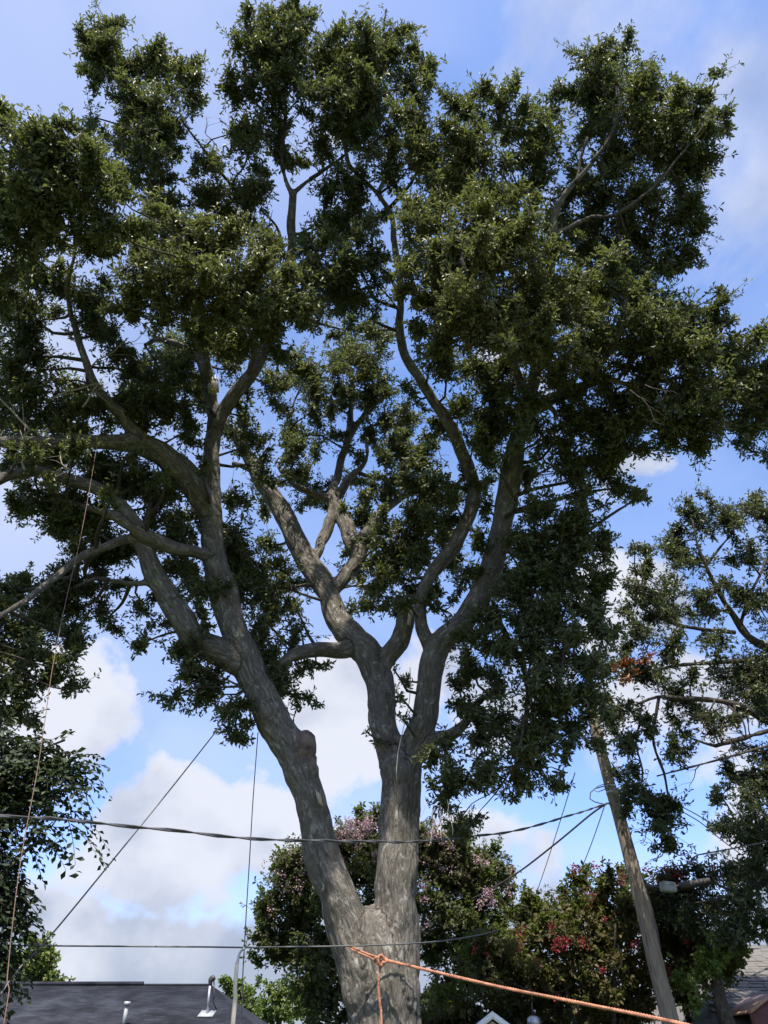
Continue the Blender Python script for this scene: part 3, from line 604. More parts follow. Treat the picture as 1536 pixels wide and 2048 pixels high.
# ---- crown: (px, py, rx, ry, dY, density, yellow)
def YC(py): return float(np.interp(py, [-100, 0, 400, 800, 1200, 1500, 1700], [5.2, 5.6, 6.9, 8.4, 9.7, 10.0, 10.2]))
CR = [
 # tower at upper left
 (195,55,26,40,0,.8,0),(200,110,40,45,0,1,0),(190,140,36,30,0,.8,0),(235,150,38,36,0,1,0),(300,150,48,44,0,1,0),(355,150,42,52,0,.9,0),(385,180,24,44,0,.6,0),(320,205,70,38,0,1.1,0),(275,240,50,40,.1,1,0),(270,300,62,55,.1,1,0),(190,235,30,36,.1,.45,0),(325,300,30,40,.2,.7,0),(285,360,52,48,.2,1,0),(340,405,40,32,.2,.7,.1),
 (415,320,36,34,.2,.8,0),(440,385,48,52,.3,1,0),(510,400,40,46,.3,1,0),(495,310,40,40,.2,.7,0),(460,430,40,30,.4,.9,.1),
 # left mass
 (25,275,50,46,-1.6,1,0),(80,265,48,34,-1.6,.9,0),(90,320,66,56,-1.5,1,.05),(35,350,60,60,-1.5,1,.05),(155,330,60,56,-1.5,1,.1),(215,370,52,60,-1.4,1,.1),(120,400,78,56,-1.5,1,.1),(40,430,60,56,-1.4,1,0),(210,440,60,50,-1.4,1,.15),(120,480,78,50,-1.3,1,.1),(30,510,52,50,-1.3,1,0),(-40,380,60,90,-1.3,1,0),(-50,560,70,90,-1.3,1,0),
 # top middle
 (500,60,36,40,0,.7,0),(560,70,44,48,0,.9,0),(598,40,34,36,0,1,0),(520,120,56,48,0,1,0),(585,125,56,48,0,1,0),(640,95,30,48,0,.8,0),(485,185,42,40,0,.9,0),(545,195,48,44,0,1,0),(600,195,30,30,.1,.6,0),(530,270,50,40,.2,1,0),(470,255,24,30,.2,.5,0),(590,320,26,24,.4,.6,0),
 (705,95,36,40,0,.8,.1),(760,75,42,36,0,.8,.05),(815,110,36,44,0,.7,0),(690,150,54,50,0,1,.1),(765,150,66,60,0,1,.1),(845,160,24,44,0,.55,.05),(680,220,54,56,.1,1,0),(755,230,72,56,.1,1,.05),(820,225,44,46,.1,.9,.1),(640,255,36,40,.2,.8,0),(720,290,50,36,.2,1,0),
 # centre
 (770,340,44,44,.3,.7,.1),(690,375,42,46,.4,.9,0),(650,450,40,36,.5,1,0),(705,440,56,50,.5,1,0),(820,330,30,30,.2,.4,.2),
 (890,285,52,44,-.1,.9,.3),(945,215,44,44,-.1,.95,.05),(1000,215,36,44,-.1,.9,.1),(966,175,16,20,-.1,.6,0),(880,350,62,54,-.2,1,.35),(950,300,56,50,-.1,1,.2),(950,370,66,52,-.3,1,.4),(1035,250,34,48,0,.7,.05),(1085,215,34,34,0,.7,0),(1090,270,44,52,.1,1,0),(1085,340,40,50,.2,.9,0),(1020,330,30,40,0,.6,.2),(1100,400,44,34,.2,.7,.05),
 # upper right
 (1190,125,46,36,0,.9,0),(1245,120,40,34,0,.9,0),(1215,170,66,48,0,1,0),(1170,190,40,44,0,.8,0),(1290,180,46,44,0,.9,.05),(1250,235,72,50,0,1,.1),(1320,240,62,50,0,1,.1),(1400,180,38,26,0,.8,0),(1432,150,20,14,0,.5,0),(1390,235,48,40,0,1,0),(1450,232,36,16,0,.55,0),(1330,300,78,46,0,1,.1),(1405,300,44,40,0,.9,0),(1200,285,26,30,.1,.35,.05),(1250,325,56,36,.1,.9,.15),(1390,350,56,26,.1,.8,0),
 (1150,310,24,40,.1,.35,0),(1210,380,60,46,.2,.95,.1),(1290,385,60,44,.2,.9,.05),(1370,410,44,36,.1,.9,0),(1160,450,50,44,.3,.9,0),(1240,450,66,44,.3,1,0),(1330,470,66,44,.3,1,0),(1180,510,56,36,.4,.9,0),(1390,445,30,16,.1,.4,0),(1300,525,56,30,.3,.85,0),(1370,520,30,26,.3,.6,0),(1120,470,36,36,.3,.6,.1),
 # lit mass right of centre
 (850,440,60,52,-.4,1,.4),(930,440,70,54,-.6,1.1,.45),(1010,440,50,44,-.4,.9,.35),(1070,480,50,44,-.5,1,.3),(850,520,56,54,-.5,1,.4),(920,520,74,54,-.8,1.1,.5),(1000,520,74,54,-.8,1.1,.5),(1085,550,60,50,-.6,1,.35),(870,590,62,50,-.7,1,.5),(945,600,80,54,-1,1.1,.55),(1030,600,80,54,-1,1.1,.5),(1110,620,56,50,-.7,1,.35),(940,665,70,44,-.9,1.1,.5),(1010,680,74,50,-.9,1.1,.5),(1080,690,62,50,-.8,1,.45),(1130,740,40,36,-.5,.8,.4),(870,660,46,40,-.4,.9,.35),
 # right mass
 (1170,570,56,44,-.3,1,.2),(1230,580,60,46,-.3,1,.15),(1300,590,56,40,-.3,.95,.1),(1170,650,60,46,-.5,1,.3),(1245,650,66,46,-.5,1,.25),(1320,640,62,44,-.4,1,.15),(1385,620,50,36,-.3,.85,.05),(1440,585,24,14,-.3,.35,0),(1420,650,44,36,-.3,.8,.1),(1290,700,70,40,-.6,1,.25),(1370,700,66,44,-.5,1,.2),(1450,700,56,40,-.4,.95,.1),(1510,690,40,36,-.3,.9,.05),
 (1340,770,72,40,-.5,1,.25),(1430,770,66,46,-.4,1,.2),(1505,770,44,50,-.3,.9,.1),(1250,830,66,44,-.2,.95,.15),(1330,840,66,40,-.3,1,.25),(1410,840,62,40,-.3,1,.2),(1490,850,44,36,-.2,.7,.05),(1560,800,50,90,-.2,1,.1),(1230,890,62,34,.1,.9,.05),(1320,895,50,26,0,.75,.1),(1390,890,40,22,0,.5,.1),(1510,905,30,20,0,.4,0),
 (1160,800,46,34,.2,.6,.05),(1150,860,62,46,.2,1,0),(1085,870,46,46,.2,1,0),(1110,930,56,40,.3,1,0),(1190,940,46,36,.2,.85,0),(1240,975,40,30,.2,.8,0),(1270,1000,26,16,.2,.4,0),(1150,985,40,30,.3,.6,0),(1210,1010,20,16,.2,.35,0),
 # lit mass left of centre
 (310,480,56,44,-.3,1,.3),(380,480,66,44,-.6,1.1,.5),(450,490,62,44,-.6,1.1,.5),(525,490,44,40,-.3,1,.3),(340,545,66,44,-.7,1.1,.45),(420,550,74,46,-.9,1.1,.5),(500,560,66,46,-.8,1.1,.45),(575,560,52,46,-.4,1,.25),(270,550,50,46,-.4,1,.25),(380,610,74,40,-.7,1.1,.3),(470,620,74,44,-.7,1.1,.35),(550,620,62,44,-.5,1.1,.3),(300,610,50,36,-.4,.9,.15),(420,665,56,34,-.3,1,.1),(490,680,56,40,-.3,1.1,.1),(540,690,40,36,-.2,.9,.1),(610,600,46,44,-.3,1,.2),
 (630,510,50,50,.2,1,0),(690,520,56,54,.2,1,0),(660,590,46,46,.1,1,.05),(720,600,50,40,.3,.85,.1),(745,500,30,50,.2,.7,.05),(755,570,26,40,.2,.5,.1),
 # left, lower
 (60,570,60,48,.1,1,.05),(120,560,36,36,.1,.9,.1),(30,630,46,44,.1,1,0),(190,590,40,30,.1,.6,.1),(170,640,52,44,.3,.85,.05),(215,680,36,40,.4,.75,0),(90,640,26,30,.3,.4,0),(30,700,46,44,.2,1,0),(80,740,50,44,.3,1,0),(20,770,46,44,.2,1,0),(90,800,60,40,.3,1,0),(140,760,24,24,.3,.5,0),(250,740,46,36,.6,.7,.1),(310,720,46,40,.6,.8,.1),(355,750,40,44,.6,.95,0),(280,790,56,36,.6,.95,0),(340,815,46,40,.6,1,0),(200,810,40,26,.4,.8,0),(40,840,56,32,.3,1,0),(120,845,50,24,.4,.85,0),(370,865,36,32,.7,.9,0),(300,850,40,24,.7,.8,0),(220,850,20,20,.5,.4,0),
 (400,700,30,30,.2,.6,0),(60,910,50,20,.4,.7,0),(150,915,60,26,.5,.9,0),(225,925,52,34,.5,.95,0),(290,950,44,36,.6,.85,0),(340,985,46,40,.7,.8,0),(80,985,46,30,.4,.8,0),(140,1000,50,26,.4,.9,0),(110,1040,52,32,.4,.95,0),(170,1055,46,36,.4,.95,0),(215,1040,30,24,.5,.6,0),(330,1045,42,30,.6,.7,0),(235,1115,46,30,1.0,.9,0),(375,1060,30,30,.7,.5,0),(360,1140,36,36,.6,.6,0),(180,1110,46,30,1.0,.9,0),
 # right of the left stem
 (490,830,30,36,1.2,0.55,.15),(530,770,36,40,1.4,0.61,.2),(505,890,26,30,1.3,0.66,0),(595,890,40,36,2.2,0.88,0),(625,820,34,34,2.6,0.66,.1),(525,935,30,30,1.5,0.77,0),(470,990,22,40,1.2,0.77,0),(475,1060,36,44,1.2,1.0,0),(500,1130,48,44,1.2,1.1,0),(555,1170,36,40,1.3,0.66,0),(485,1195,32,44,1,0.94,0),(530,1225,40,36,1.1,0.66,0),(585,1210,36,30,1.1,0.44,0),(600,940,36,24,2.2,0.66,0),
 (570,1010,0.1,0.1,1.4,.1,0),
 # behind, hung on the middle stem
 (600,715,46,26,2.6,0.57,.15),(640,750,40,36,2.8,0.83,.15),(690,710,46,40,2.8,0.94,.1),(745,720,40,44,2.6,0.83,.2),(660,800,36,30,3,0.78,.1),(700,780,32,36,3,0.62,.1),(760,780,40,40,2.8,0.94,.15),(790,840,36,44,2.6,0.94,.1),(740,850,32,32,2.8,0.78,0),(640,870,36,32,2.8,0.78,.1),(700,900,26,24,2.8,0.42,0),(800,910,44,40,2.4,1.04,0),(845,930,40,36,2,0.94,0),(780,975,40,32,2.4,0.88,.05),(740,990,28,24,2.6,0.52,.1),(640,640,40,26,1.2,0.42,.1),(690,660,40,30,1.6,0.57,.1),(760,660,30,36,1.4,0.42,.1),
 # centre right, dark
 (840,985,42,40,1.4,0.99,0),(880,960,30,36,1,0.83,0),(820,1050,46,44,1.4,1.04,0),(870,1040,36,40,1,0.99,0),(770,1085,40,44,1.6,0.99,0),(725,1170,24,24,1.6,0.31,0),(790,1150,40,40,1.4,1.04,0),(830,1120,36,40,1,1.04,0),(760,1190,36,36,1.4,0.94,0),(800,1215,30,26,1.2,0.62,0),(860,1190,26,26,.6,0.73,0),(690,1080,0.1,0.1,1.4,0.1,0),(740,1120,24,30,1.6,0.62,0),(700,1210,24,20,1.3,0.31,0),
 (860,730,36,36,.4,.7,.15),(900,740,46,36,.3,1,.1),(960,760,52,44,.4,1,0),(1010,770,46,44,.4,1,0),(930,820,40,36,.7,.9,0),(990,840,46,44,.6,1,0),(950,885,36,36,.6,1,0),(985,920,34,40,.5,1,0),(870,870,32,32,1,.75,0),(820,790,26,32,1,.45,.1),(1060,930,26,36,.6,.7,0),(975,1010,20,36,.8,.6,0),(905,1000,24,30,.7,.7,0),(960,1080,24,36,.5,.6,0),(930,1150,30,36,.4,.9,0),(890,1220,24,24,.4,.5,0),
 # dark skirt on the right
 (1060,1010,36,44,-.3,0.75,0),(1050,1080,44,46,-.3,0.94,0),(1110,1050,50,46,-.4,0.94,0),(1170,1060,46,44,-.4,0.94,0),(1205,1095,30,34,-.4,0.79,0),(1080,1130,56,44,-.4,1.03,0),(1150,1130,60,46,-.5,1.03,0),(1205,1160,36,36,-.5,0.85,0),(1040,1180,46,50,-.3,1.03,0),(1110,1200,60,46,-.5,1.03,0),(1180,1210,50,44,-.5,0.94,0),(1000,1220,40,40,-.2,0.94,0),(1060,1250,60,44,-.4,0.79,0),(1130,1270,60,44,-.6,0.94,0),(1200,1270,40,44,-.6,0.85,0),(970,1280,46,40,-.1,0.75,0),(1040,1310,56,40,-.4,0.75,0),(1110,1330,60,40,-.6,0.94,0),(1180,1340,50,40,-.6,0.94,0),(930,1330,30,40,0,0.7,0),(985,1350,46,36,-.2,0.65,0),(1060,1380,60,36,-.5,0.85,0),(1130,1400,56,36,-.6,0.94,0),(1195,1410,36,40,-.6,0.85,0),(930,1390,30,30,0,0.65,0),(990,1420,50,36,-.2,0.75,0),(1070,1440,56,36,-.4,0.94,0),(1140,1460,50,32,-.6,0.75,0),(890,1500,36,36,.2,0.75,0),(950,1480,46,40,0,0.79,0),(1020,1490,56,36,-.3,0.85,0),(1090,1500,46,32,-.4,0.75,0),(1190,1475,30,26,-.6,0.56,0),(910,1555,40,36,.1,0.79,0),(970,1545,46,34,-.1,0.79,0),(1040,1550,46,32,-.2,0.75,0),(1095,1560,36,22,-.3,0.56,0),(1130,1545,20,12,-.3,0.29,0),(880,1600,30,30,.2,0.56,0),(1020,1590,30,16,-.2,0.38,0),(915,1650,30,26,.1,0.65,0),(948,1640,18,24,.1,0.47,0),(895,1560,26,30,.2,0.65,0),
 # hung under the left limb
 (380,1180,40,36,.3,0.59,0),(410,1240,24,36,.3,0.51,0),(320,1180,26,28,.2,0.42,0),(275,1215,22,26,0,0.59,0),(345,1200,20,20,.3,0.26,0),(300,1280,36,24,.2,0.47,0),(345,1300,26,30,.2,0.59,0),(320,1250,20,24,.2,0.42,0),(380,1340,44,36,.3,0.85,0),(430,1360,40,40,.3,0.85,0),(345,1395,30,22,.2,0.51,0),(395,1400,46,26,.3,0.77,0),(450,1415,40,30,.3,0.77,0),(470,1450,36,28,.3,0.68,0),(490,1475,18,14,.3,0.42,0),(530,1330,40,34,.7,0.85,0),(570,1360,40,34,.8,0.77,0),(540,1390,36,30,.7,0.77,0),(595,1395,30,18,.8,0.51,0),(632,1405,20,10,.8,0.34,0),(600,1340,30,18,1,0.51,0),(640,1330,30,12,1.1,0.42,0),(510,1270,32,36,.8,0.68,0),(560,1280,36,32,.9,0.59,0),(600,1260,30,26,1,0.42,0),(540,1430,24,14,.7,0.34,0),
 # far left, hanging
 (90,1180,46,30,0.7,.9,0),(30,1190,46,34,0.5,1,0),(140,1170,40,30,0.9,.9,0),(200,1170,40,36,1.1,.9,0),(165,1220,50,36,0.9,1,0),(220,1235,26,30,1.0,.8,0),(90,1240,60,40,0.6,1.1,0),(20,1260,50,44,-0.3,1.1,0),(140,1280,44,30,0.1,1,0),(60,1310,60,40,-0.2,1.1,0),(125,1340,40,36,-0.1,.9,0),(150,1375,24,20,0.0,.7,0),(20,1350,46,40,-0.3,1.1,0),(60,1390,36,32,-0.2,.7,0),(15,1430,40,40,-0.3,.9,0),(60,1440,22,22,-0.2,.7,0),(-50,1250,60,60,-0.4,1,0),(115,1140,14,14,1.0,.5,.2),(-50,1380,50,60,-0.4,1,0),
 (120,930,50,30,.8,1,0),(200,955,50,34,.8,1,0),(260,975,40,34,.8,.9,0),(30,925,40,28,.6,1,0),(60,1010,50,34,.6,.8,0),(150,1030,60,34,.7,1,0),(215,1085,50,34,1.1,.8,0),(380,1030,30,36,1.2,.8,0),(345,1090,40,26,1.2,.6,0),(310,1010,34,26,1,.6,0),(400,1170,34,44,1.2,.7,0),
 (465,1130,34,50,1.6,.9,0),(470,870,34,36,2,.6,.1),(520,1180,40,36,1.7,.7,0),(250,830,50,26,1.2,.8,0),(170,790,46,34,1.2,.8,0),(300,760,56,36,1.6,.7,.1),(340,690,50,34,1.4,.7,0),(120,860,60,26,1,.9,0),(20,880,40,26,.8,.9,0),(390,780,24,44,1.4,.7,0),(460,740,30,40,1.6,.6,.1),
 (890,1080,36,40,1.6,.8,0),(740,1080,34,36,2,.7,0),(840,1200,30,30,1.4,.7,0),(910,1270,26,30,.9,.5,0),(1000,1150,40,50,.9,.9,0),(940,980,30,40,1.2,.7,0),(620,990,40,26,2.9,.6,0),(700,1030,26,26,2.6,.35,0),
 (150,900,46,22,-.5,.7,0),(50,900,46,22,-.5,.8,0),(335,955,26,22,-.5,.4,0),(220,1000,30,20,-.4,.5,0),(90,960,36,18,-.4,.5,0),(270,900,30,20,-.4,.4,0),(400,930,20,30,.0,.4,0),(440,1180,20,26,.0,.35,0),
 (1055,800,34,44,-.4,.9,0),(1085,740,34,40,-.4,.8,.1),(1040,870,26,34,-.5,.6,0),(815,1200,30,20,.3,.8,0),(1200,740,56,36,-.2,.9,.1),(1290,740,56,34,-.1,.9,.1),(1180,690,50,40,.2,.9,.1),(1290,800,56,36,.2,.9,.05),(1400,800,60,36,.2,.9,.05),(1210,860,60,36,.5,.9,0),(1300,660,60,40,.3,.9,.05),(1400,680,50,40,.2,.9,0),(1470,740,50,40,.2,.9,0),(1160,610,50,40,.4,.8,0),(1250,540,50,36,.4,.7,0),(1480,820,40,40,.2,.8,0),
 (540,1090,30,34,2.4,.6,0),(590,960,34,26,3.2,.6,0),(520,1000,24,34,2.4,.5,0),(650,1000,30,24,3.4,.4,0),(740,1050,34,34,2.8,.7,0),(700,950,30,30,3.4,.4,0),(580,840,34,34,3,.5,.05),(610,1170,30,34,2.6,.5,0),(720,1140,30,30,2.6,.5,0),(870,1000,34,36,1.9,.8,0),(900,1130,30,30,1.8,.7,0),(610,760,34,34,3.2,.5,.1),
 # sprouts on the trunk
 (800,1395,12,18,.3,.35,0),(806,1440,14,12,.1,.4,0),(788,1340,10,10,.6,.25,0),(757,1480,8,10,.4,.4,0),(810,1360,16,14,.8,.45,0),(735,1465,14,5,.4,.25,0),
]
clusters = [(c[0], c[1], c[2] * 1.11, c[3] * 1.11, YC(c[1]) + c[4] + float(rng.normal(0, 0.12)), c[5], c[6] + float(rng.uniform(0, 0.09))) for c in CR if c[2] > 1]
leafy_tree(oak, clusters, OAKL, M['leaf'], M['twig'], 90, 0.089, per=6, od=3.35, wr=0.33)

# bare dead twigs hanging in the crown
def bare_twigs(parent, starts, Y, mat, seed):
    r_ = random.Random(seed)
    for (x0, y0, x1, y1, w) in starts:
        mb = MB(); A, B = at(x0, y0, Y), at(x1, y1, Y - 0.2); n = 5
        pts = [A + (B - A) * i / n + np.array([r_.gauss(0, 1), r_.gauss(0, 1), r_.gauss(0, 1)]) * 0.03 * (0 < i < n) * np.linalg.norm(B - A) for i in range(n + 1)]
        p, r = spline(pts, np.linspace(rad(w, A), rad(w * 0.25, A), n + 1), 0.06); mb.tube(p, r, 6)
        for i in range(2, len(p) - 1, 3):
            d = (B - A) / np.linalg.norm(B - A); e = np.array([r_.gauss(0, 1), r_.gauss(0, 1), r_.gauss(0, 1)]); e = d * 0.7 + e * 0.7; ln = r_.uniform(0.12, 0.4)
            mb.tube([p[i], p[i] + e * ln * 0.5, p[i] + e * ln + np.array([0, 0, -0.04])], [r[i] * 0.6, r[i] * 0.4, 0.0015], 4)
        mb.build('bare_twig', mat, parent, smooth=True, kind='stuff')
bare_twigs(oak, [(60, 860, -10, 780, 5), (50, 940, 40, 860, 5), (120, 905, 150, 960, 3), (100, 800, 205, 765, 4), (165, 815, 205, 755, 4), (20, 785, 110, 760, 3), (180, 740, 290, 660, 4), (140, 905, 130, 950, 3)], 8.3, M['dead_twig'], 1)
bare_twigs(oak, [(655, 340, 620, 395, 3), (640, 350, 600, 300, 3), (425, 320, 412, 232, 3), (470, 300, 440, 235, 2.5), (640, 330, 660, 285, 3), (530, 480, 545, 420, 4), (700, 345, 640, 320, 3)], 7.0, M['twig'], 2)
bare_twigs(oak, [(1180, 300, 1150, 260, 3), (1195, 330, 1225, 285, 4), (1230, 470, 1265, 520, 4), (1260, 780, 1330, 850, 3), (1290, 770, 1360, 790, 3), (1025, 700, 1035, 790, 3)], 7.0, M['twig'], 3)
bare_twigs(oak, [(690, 1170, 780, 1180, 4), (680, 1160, 760, 1140, 3), (560, 1140, 600, 1190, 5), (880, 870, 830, 900, 3), (880, 830, 820, 850, 3), (860, 880, 900, 940, 3), (740, 990, 790, 960, 3)], 11.3, M['twig'], 4)
bare_twigs(oak, [(870, 1615, 862, 1690, 2.5), (880, 1610, 885, 1690, 2.5), (850, 1600, 840, 1660, 2), (895, 1600, 905, 1670, 2)], 9.6, M['dead_twig'], 5)

# ------------------------------------------------------------------ second oak, right edge
def simple_tree(name, label, base_xy, trunk_pts, trunk_r, limb_px, mat, lw=1.0):
    root = empty(name, (base_xy[0], base_xy[1], 0)); tag(root, label, 'tree')
    p, r = spline(trunk_pts, trunk_r, 0.15); mb = MB(); mb.tube(p, r, 14); mb.build('trunk', mat, root, smooth=True)
    limbs = [(p, r)]
    for ch in limb_px:
        if isinstance(ch, tuple): pp, rr = ch
        else: pp, rr = chain3d(ch, 0.12)
        mb = MB(); mb.tube(pp, rr * lw * (1 + 0.1 * rng.normal(size=len(rr))), 9); mb.build('limb', mat, root, smooth=True); limbs.append((pp, rr))
    return root, limbs
RY = 12.5
tb = at(1720, 1500, RY); 
rt_limbs = [
 [(1700, 1450, 40, RY), (1600, 1340, 28, 12.4), (1536, 1297, 23, 12.3), (1496, 1273, 20, 12.25), (1467, 1231, 17, 12.2), (1450, 1206, 15, 12.1), (1425, 1160, 11, 12.0), (1409, 1125, 9, 11.9), (1395, 1090, 6, 11.8), (1385, 1040, 4, 11.7)],
 [(1409, 1135, 8, 12.0), (1440, 1095, 6, 12.0), (1462, 1070, 4, 12.0)],
 [(1480, 1250, 11, 12.2), (1500, 1190, 9, 12.2), (1520, 1150, 7, 12.2), (1545, 1090, 5, 12.2)],
 [(1720, 1520, 36, RY), (1620, 1480, 26, 12.3), (1536, 1442, 22, 12.1), (1480, 1413, 19, 12.0), (1430, 1401, 15, 11.9), (1355, 1396, 11, 11.7), (1314, 1394, 9, 11.6), (1270, 1410, 6, 11.5)],
 [(1530, 1325, 16, 12.3), (1480, 1322, 13, 12.2), (1420, 1326, 11, 12.0), (1355, 1331, 9, 11.9), (1290, 1345, 5, 11.7)],
 [(1470, 1265, 12, 12.2), (1400, 1258, 10, 12.1), (1340, 1245, 8, 12.0), (1280, 1215, 5, 11.9)],
 [(1700, 1500, 26, 12.4), (1600, 1450, 18, 12.2), (1536, 1462, 14, 12.0), (1490, 1475, 13, 12.0), (1430, 1492, 10, 12.0)],
 [(1700, 1470, 16, 12.4), (1600, 1475, 9, 12.2), (1521, 1496, 6.5, 12.0), (1450, 1516, 6, 11.9), (1397, 1530, 5.5, 11.8), (1314, 1552, 4, 11.6)],
 [(1318, 1394, 8, 11.6), (1312, 1430, 8, 11.6), (1306, 1470, 7, 11.6), (1312, 1505, 7, 11.6), (1328, 1545, 7, 11.6), (1335, 1585, 6, 11.6), (1345, 1640, 3, 11.6)],
 [(1285, 1402, 6, 11.55), (1278, 1450, 5, 11.5), (1272, 1490, 5, 11.5), (1285, 1540, 5, 11.5), (1280, 1600, 3, 11.5)],
 [(1455, 1410, 7, 11.95), (1485, 1440, 5, 11.9), (1492, 1470, 3, 11.9)],
 [(1720, 1600, 30, RY), (1620, 1600, 20, 12.3), (1560, 1620, 14, 12.2), (1510, 1650, 10, 12.1), (1460, 1690, 6, 12.0)],
 [(1720, 1700, 30, RY), (1600, 1720, 18, 12.4), (1520, 1770, 12, 12.4), (1430, 1800, 7, 12.4)],
]
rtree, RTL = simple_tree('oak_tree', 'open branched oak reaching in from the right edge, bare twigs dangling', (tb[0], RY),
    [(tb[0] + .1, RY, -0.2), (tb[0], RY, 1.5), tuple(tb), tuple(tb + [0.2, 0, 3])], [0.5, 0.36, 0.3, 0.2], rt_limbs, M['twig'], 0.75)
RC = [(1400,1050,44,36,0,.8,.3),(1350,1085,36,24,0,.6,.2),(1450,1030,44,36,0,.8,.35),(1505,1020,36,36,.1,.8,.1),(1380,1120,50,30,0,.7,.3),(1490,1110,36,36,.1,.5,.1),(1440,1170,50,30,0,.6,.2),(1290,1150,36,26,-.2,.7,.05),(1270,1100,26,22,-.2,.5,0),(1290,1200,46,32,-.2,.8,.05),(1350,1180,44,26,-.1,.5,.2),(1350,1230,50,30,0,.75,.15),(1415,1215,40,30,0,.6,.2),(1500,1200,36,46,.1,.6,.05),(1280,1265,44,32,-.2,.75,0),(1345,1285,44,30,-.1,.6,0),(1430,1290,50,28,0,.5,0),(1500,1330,40,34,.1,.7,0),(1240,1330,36,36,-.2,.8,0),(1310,1355,46,30,-.2,.75,0),(1375,1365,44,26,-.1,.5,0),(1410,1435,46,34,0,.7,0),(1455,1430,26,26,0,.5,0),(1365,1465,26,30,-.1,.6,0),(1300,1460,30,32,-.3,.6,0),(1345,1510,36,26,-.2,.6,0),(1265,1560,40,36,-.3,.8,0),(1250,1500,30,40,-.3,.7,0),(1300,1600,44,32,-.3,.7,0),(1335,1640,40,32,-.3,.8,0),(1345,1700,40,22,-.3,.7,0),(1250,1620,20,30,-.3,.4,0),(1230,1420,36,46,-.3,.8,0),
 (1470,1400,30,24,0,.4,0),(1530,1400,30,40,.1,.8,0),(1520,1540,36,36,.1,.9,0),(1480,1570,44,32,0,.8,0),(1510,1620,44,44,.1,.9,0),(1440,1590,22,24,0,.6,0),(1465,1650,44,32,0,.7,0),(1515,1710,36,44,.1,.8,0),(1445,1735,50,32,1.2,.7,0),(1390,1735,36,26,1.3,.6,0),(1500,1790,44,40,.1,.8,0),(1420,1790,50,32,1.3,.8,0),(1340,1810,40,36,1.5,.9,0),(1560,1300,50,120,.2,.9,0),(1560,1560,40,90,.2,.9,0),(1570,1050,50,80,.2,.8,0),(1560,1760,50,90,.2,.9,0),(1380,1835,56,30,1.5,.9,0),(1470,1845,50,36,.4,.9,0)]
leafy_tree(rtree, [(c[0], c[1], c[2] * 1.1, c[3] * 1.1, 12.0 + c[4] + float(rng.normal(0, .15)), c[5], c[6]) for c in RC], RTL, M['leaf_right'], M['twig'], 24, 0.080, per=6, od=3.4, wr=0.36, droop=0.25)
bare_twigs(rtree, [(1430, 1400, 1400, 1470, 4), (1470, 1410, 1440, 1480, 3), (1490, 1475, 1450, 1450, 3), (1460, 1480, 1470, 1540, 3), (1400, 1530, 1380, 1580, 2.5), (1340, 1690, 1290, 1730, 3), (1300, 1640, 1285, 1690, 3), (1480, 1140, 1440, 1120, 3), (1440, 1490, 1420, 1450, 3), (1500, 1470, 1490, 1420, 3)], 11.8, M['twig'], 6)
lm, tm = MB(), MB()
for c in ((1245, 1330, 22, 12, 11.5, 1.0, .3), (1290, 1318, 20, 10, 11.5, 1.0, .5), (1250, 1360, 10, 8, 11.5, .6, .5), (1270, 1340, 14, 10, 11.5, .5, .5)): bough_geometry(c, 0.085, lm, tm, at(1300, 1343, 11.7), 0.01, 7, 2.0)
bo = tm.build('dying_bough', M['twig'], rtree, smooth=True, kind='stuff'); tag(lm.build('leaves', M['leaf_rust'], bo, kind='stuff'), 'rust brown withered leaves')

# ------------------------------------------------------------------ glossy-leaved tree, left edge: two-ranked leaves on drooping sprays
def sprays(clusters, L0, lm, tm, n_per, Lspray, drop, wr=0.5):
    for (px, py, rx, ry, Y, dens, hue) in clusters:
        c = at(px, py, Y); k = depth(c) / F
        for _ in range(max(1, int(n_per * dens * rx * ry / 1500))):
            u = unit(rng.normal(size=3)) * rng.uniform(0, 1) ** 0.4
            s = c + RT * u[0] * rx * k + UP * u[1] * ry * k + AX * u[2] * 0.5 * (rx + ry) * k
            d = unit(np.array([rng.normal(0.35, 0.8), rng.normal(-0.1, 0.7), rng.normal(0.15, 0.5)])); ln = Lspray * rng.uniform(0.6, 1.2); m = max(5, int(ln / (L0 * 0.36)))
            t = np.linspace(0, 1, m); P = s + d * (t * ln)[:, None] - np.array([0, 0, drop * ln]) * (t ** 2)[:, None]
            tm.tube(P[::3] if m > 8 else P, np.linspace(0.005, 0.0018, len(P[::3] if m > 8 else P)), 4, False)
            tan = unit(np.gradient(P, axis=0)); sd = unit(np.cross(tan, np.array([rng.normal(0, .3), rng.normal(0, .3), 1.0])))
            sg = np.where(np.arange(m) % 2 == 0, 1, -1)[:, None]
            dd = unit(sd * sg * 0.9 + tan * 0.55 + rng.normal(size=(m, 3)) * 0.18 + np.array([0, 0, -0.15])); side = unit(np.cross(dd, np.cross(sd, tan)) + rng.normal(size=(m, 3)) * 0.3)
            side = unit(side - dd * np.sum(side * dd, 1, keepdims=True)); ll = L0 * rng.uniform(0.7, 1.15, m)
            leaf_cards(P, dd, side, ll, ll * wr, rng.uniform(0, 1, m), np.full(m, hue), lm, 0.12)
LY = 7.6
lb = at(-90, 1900, LY)
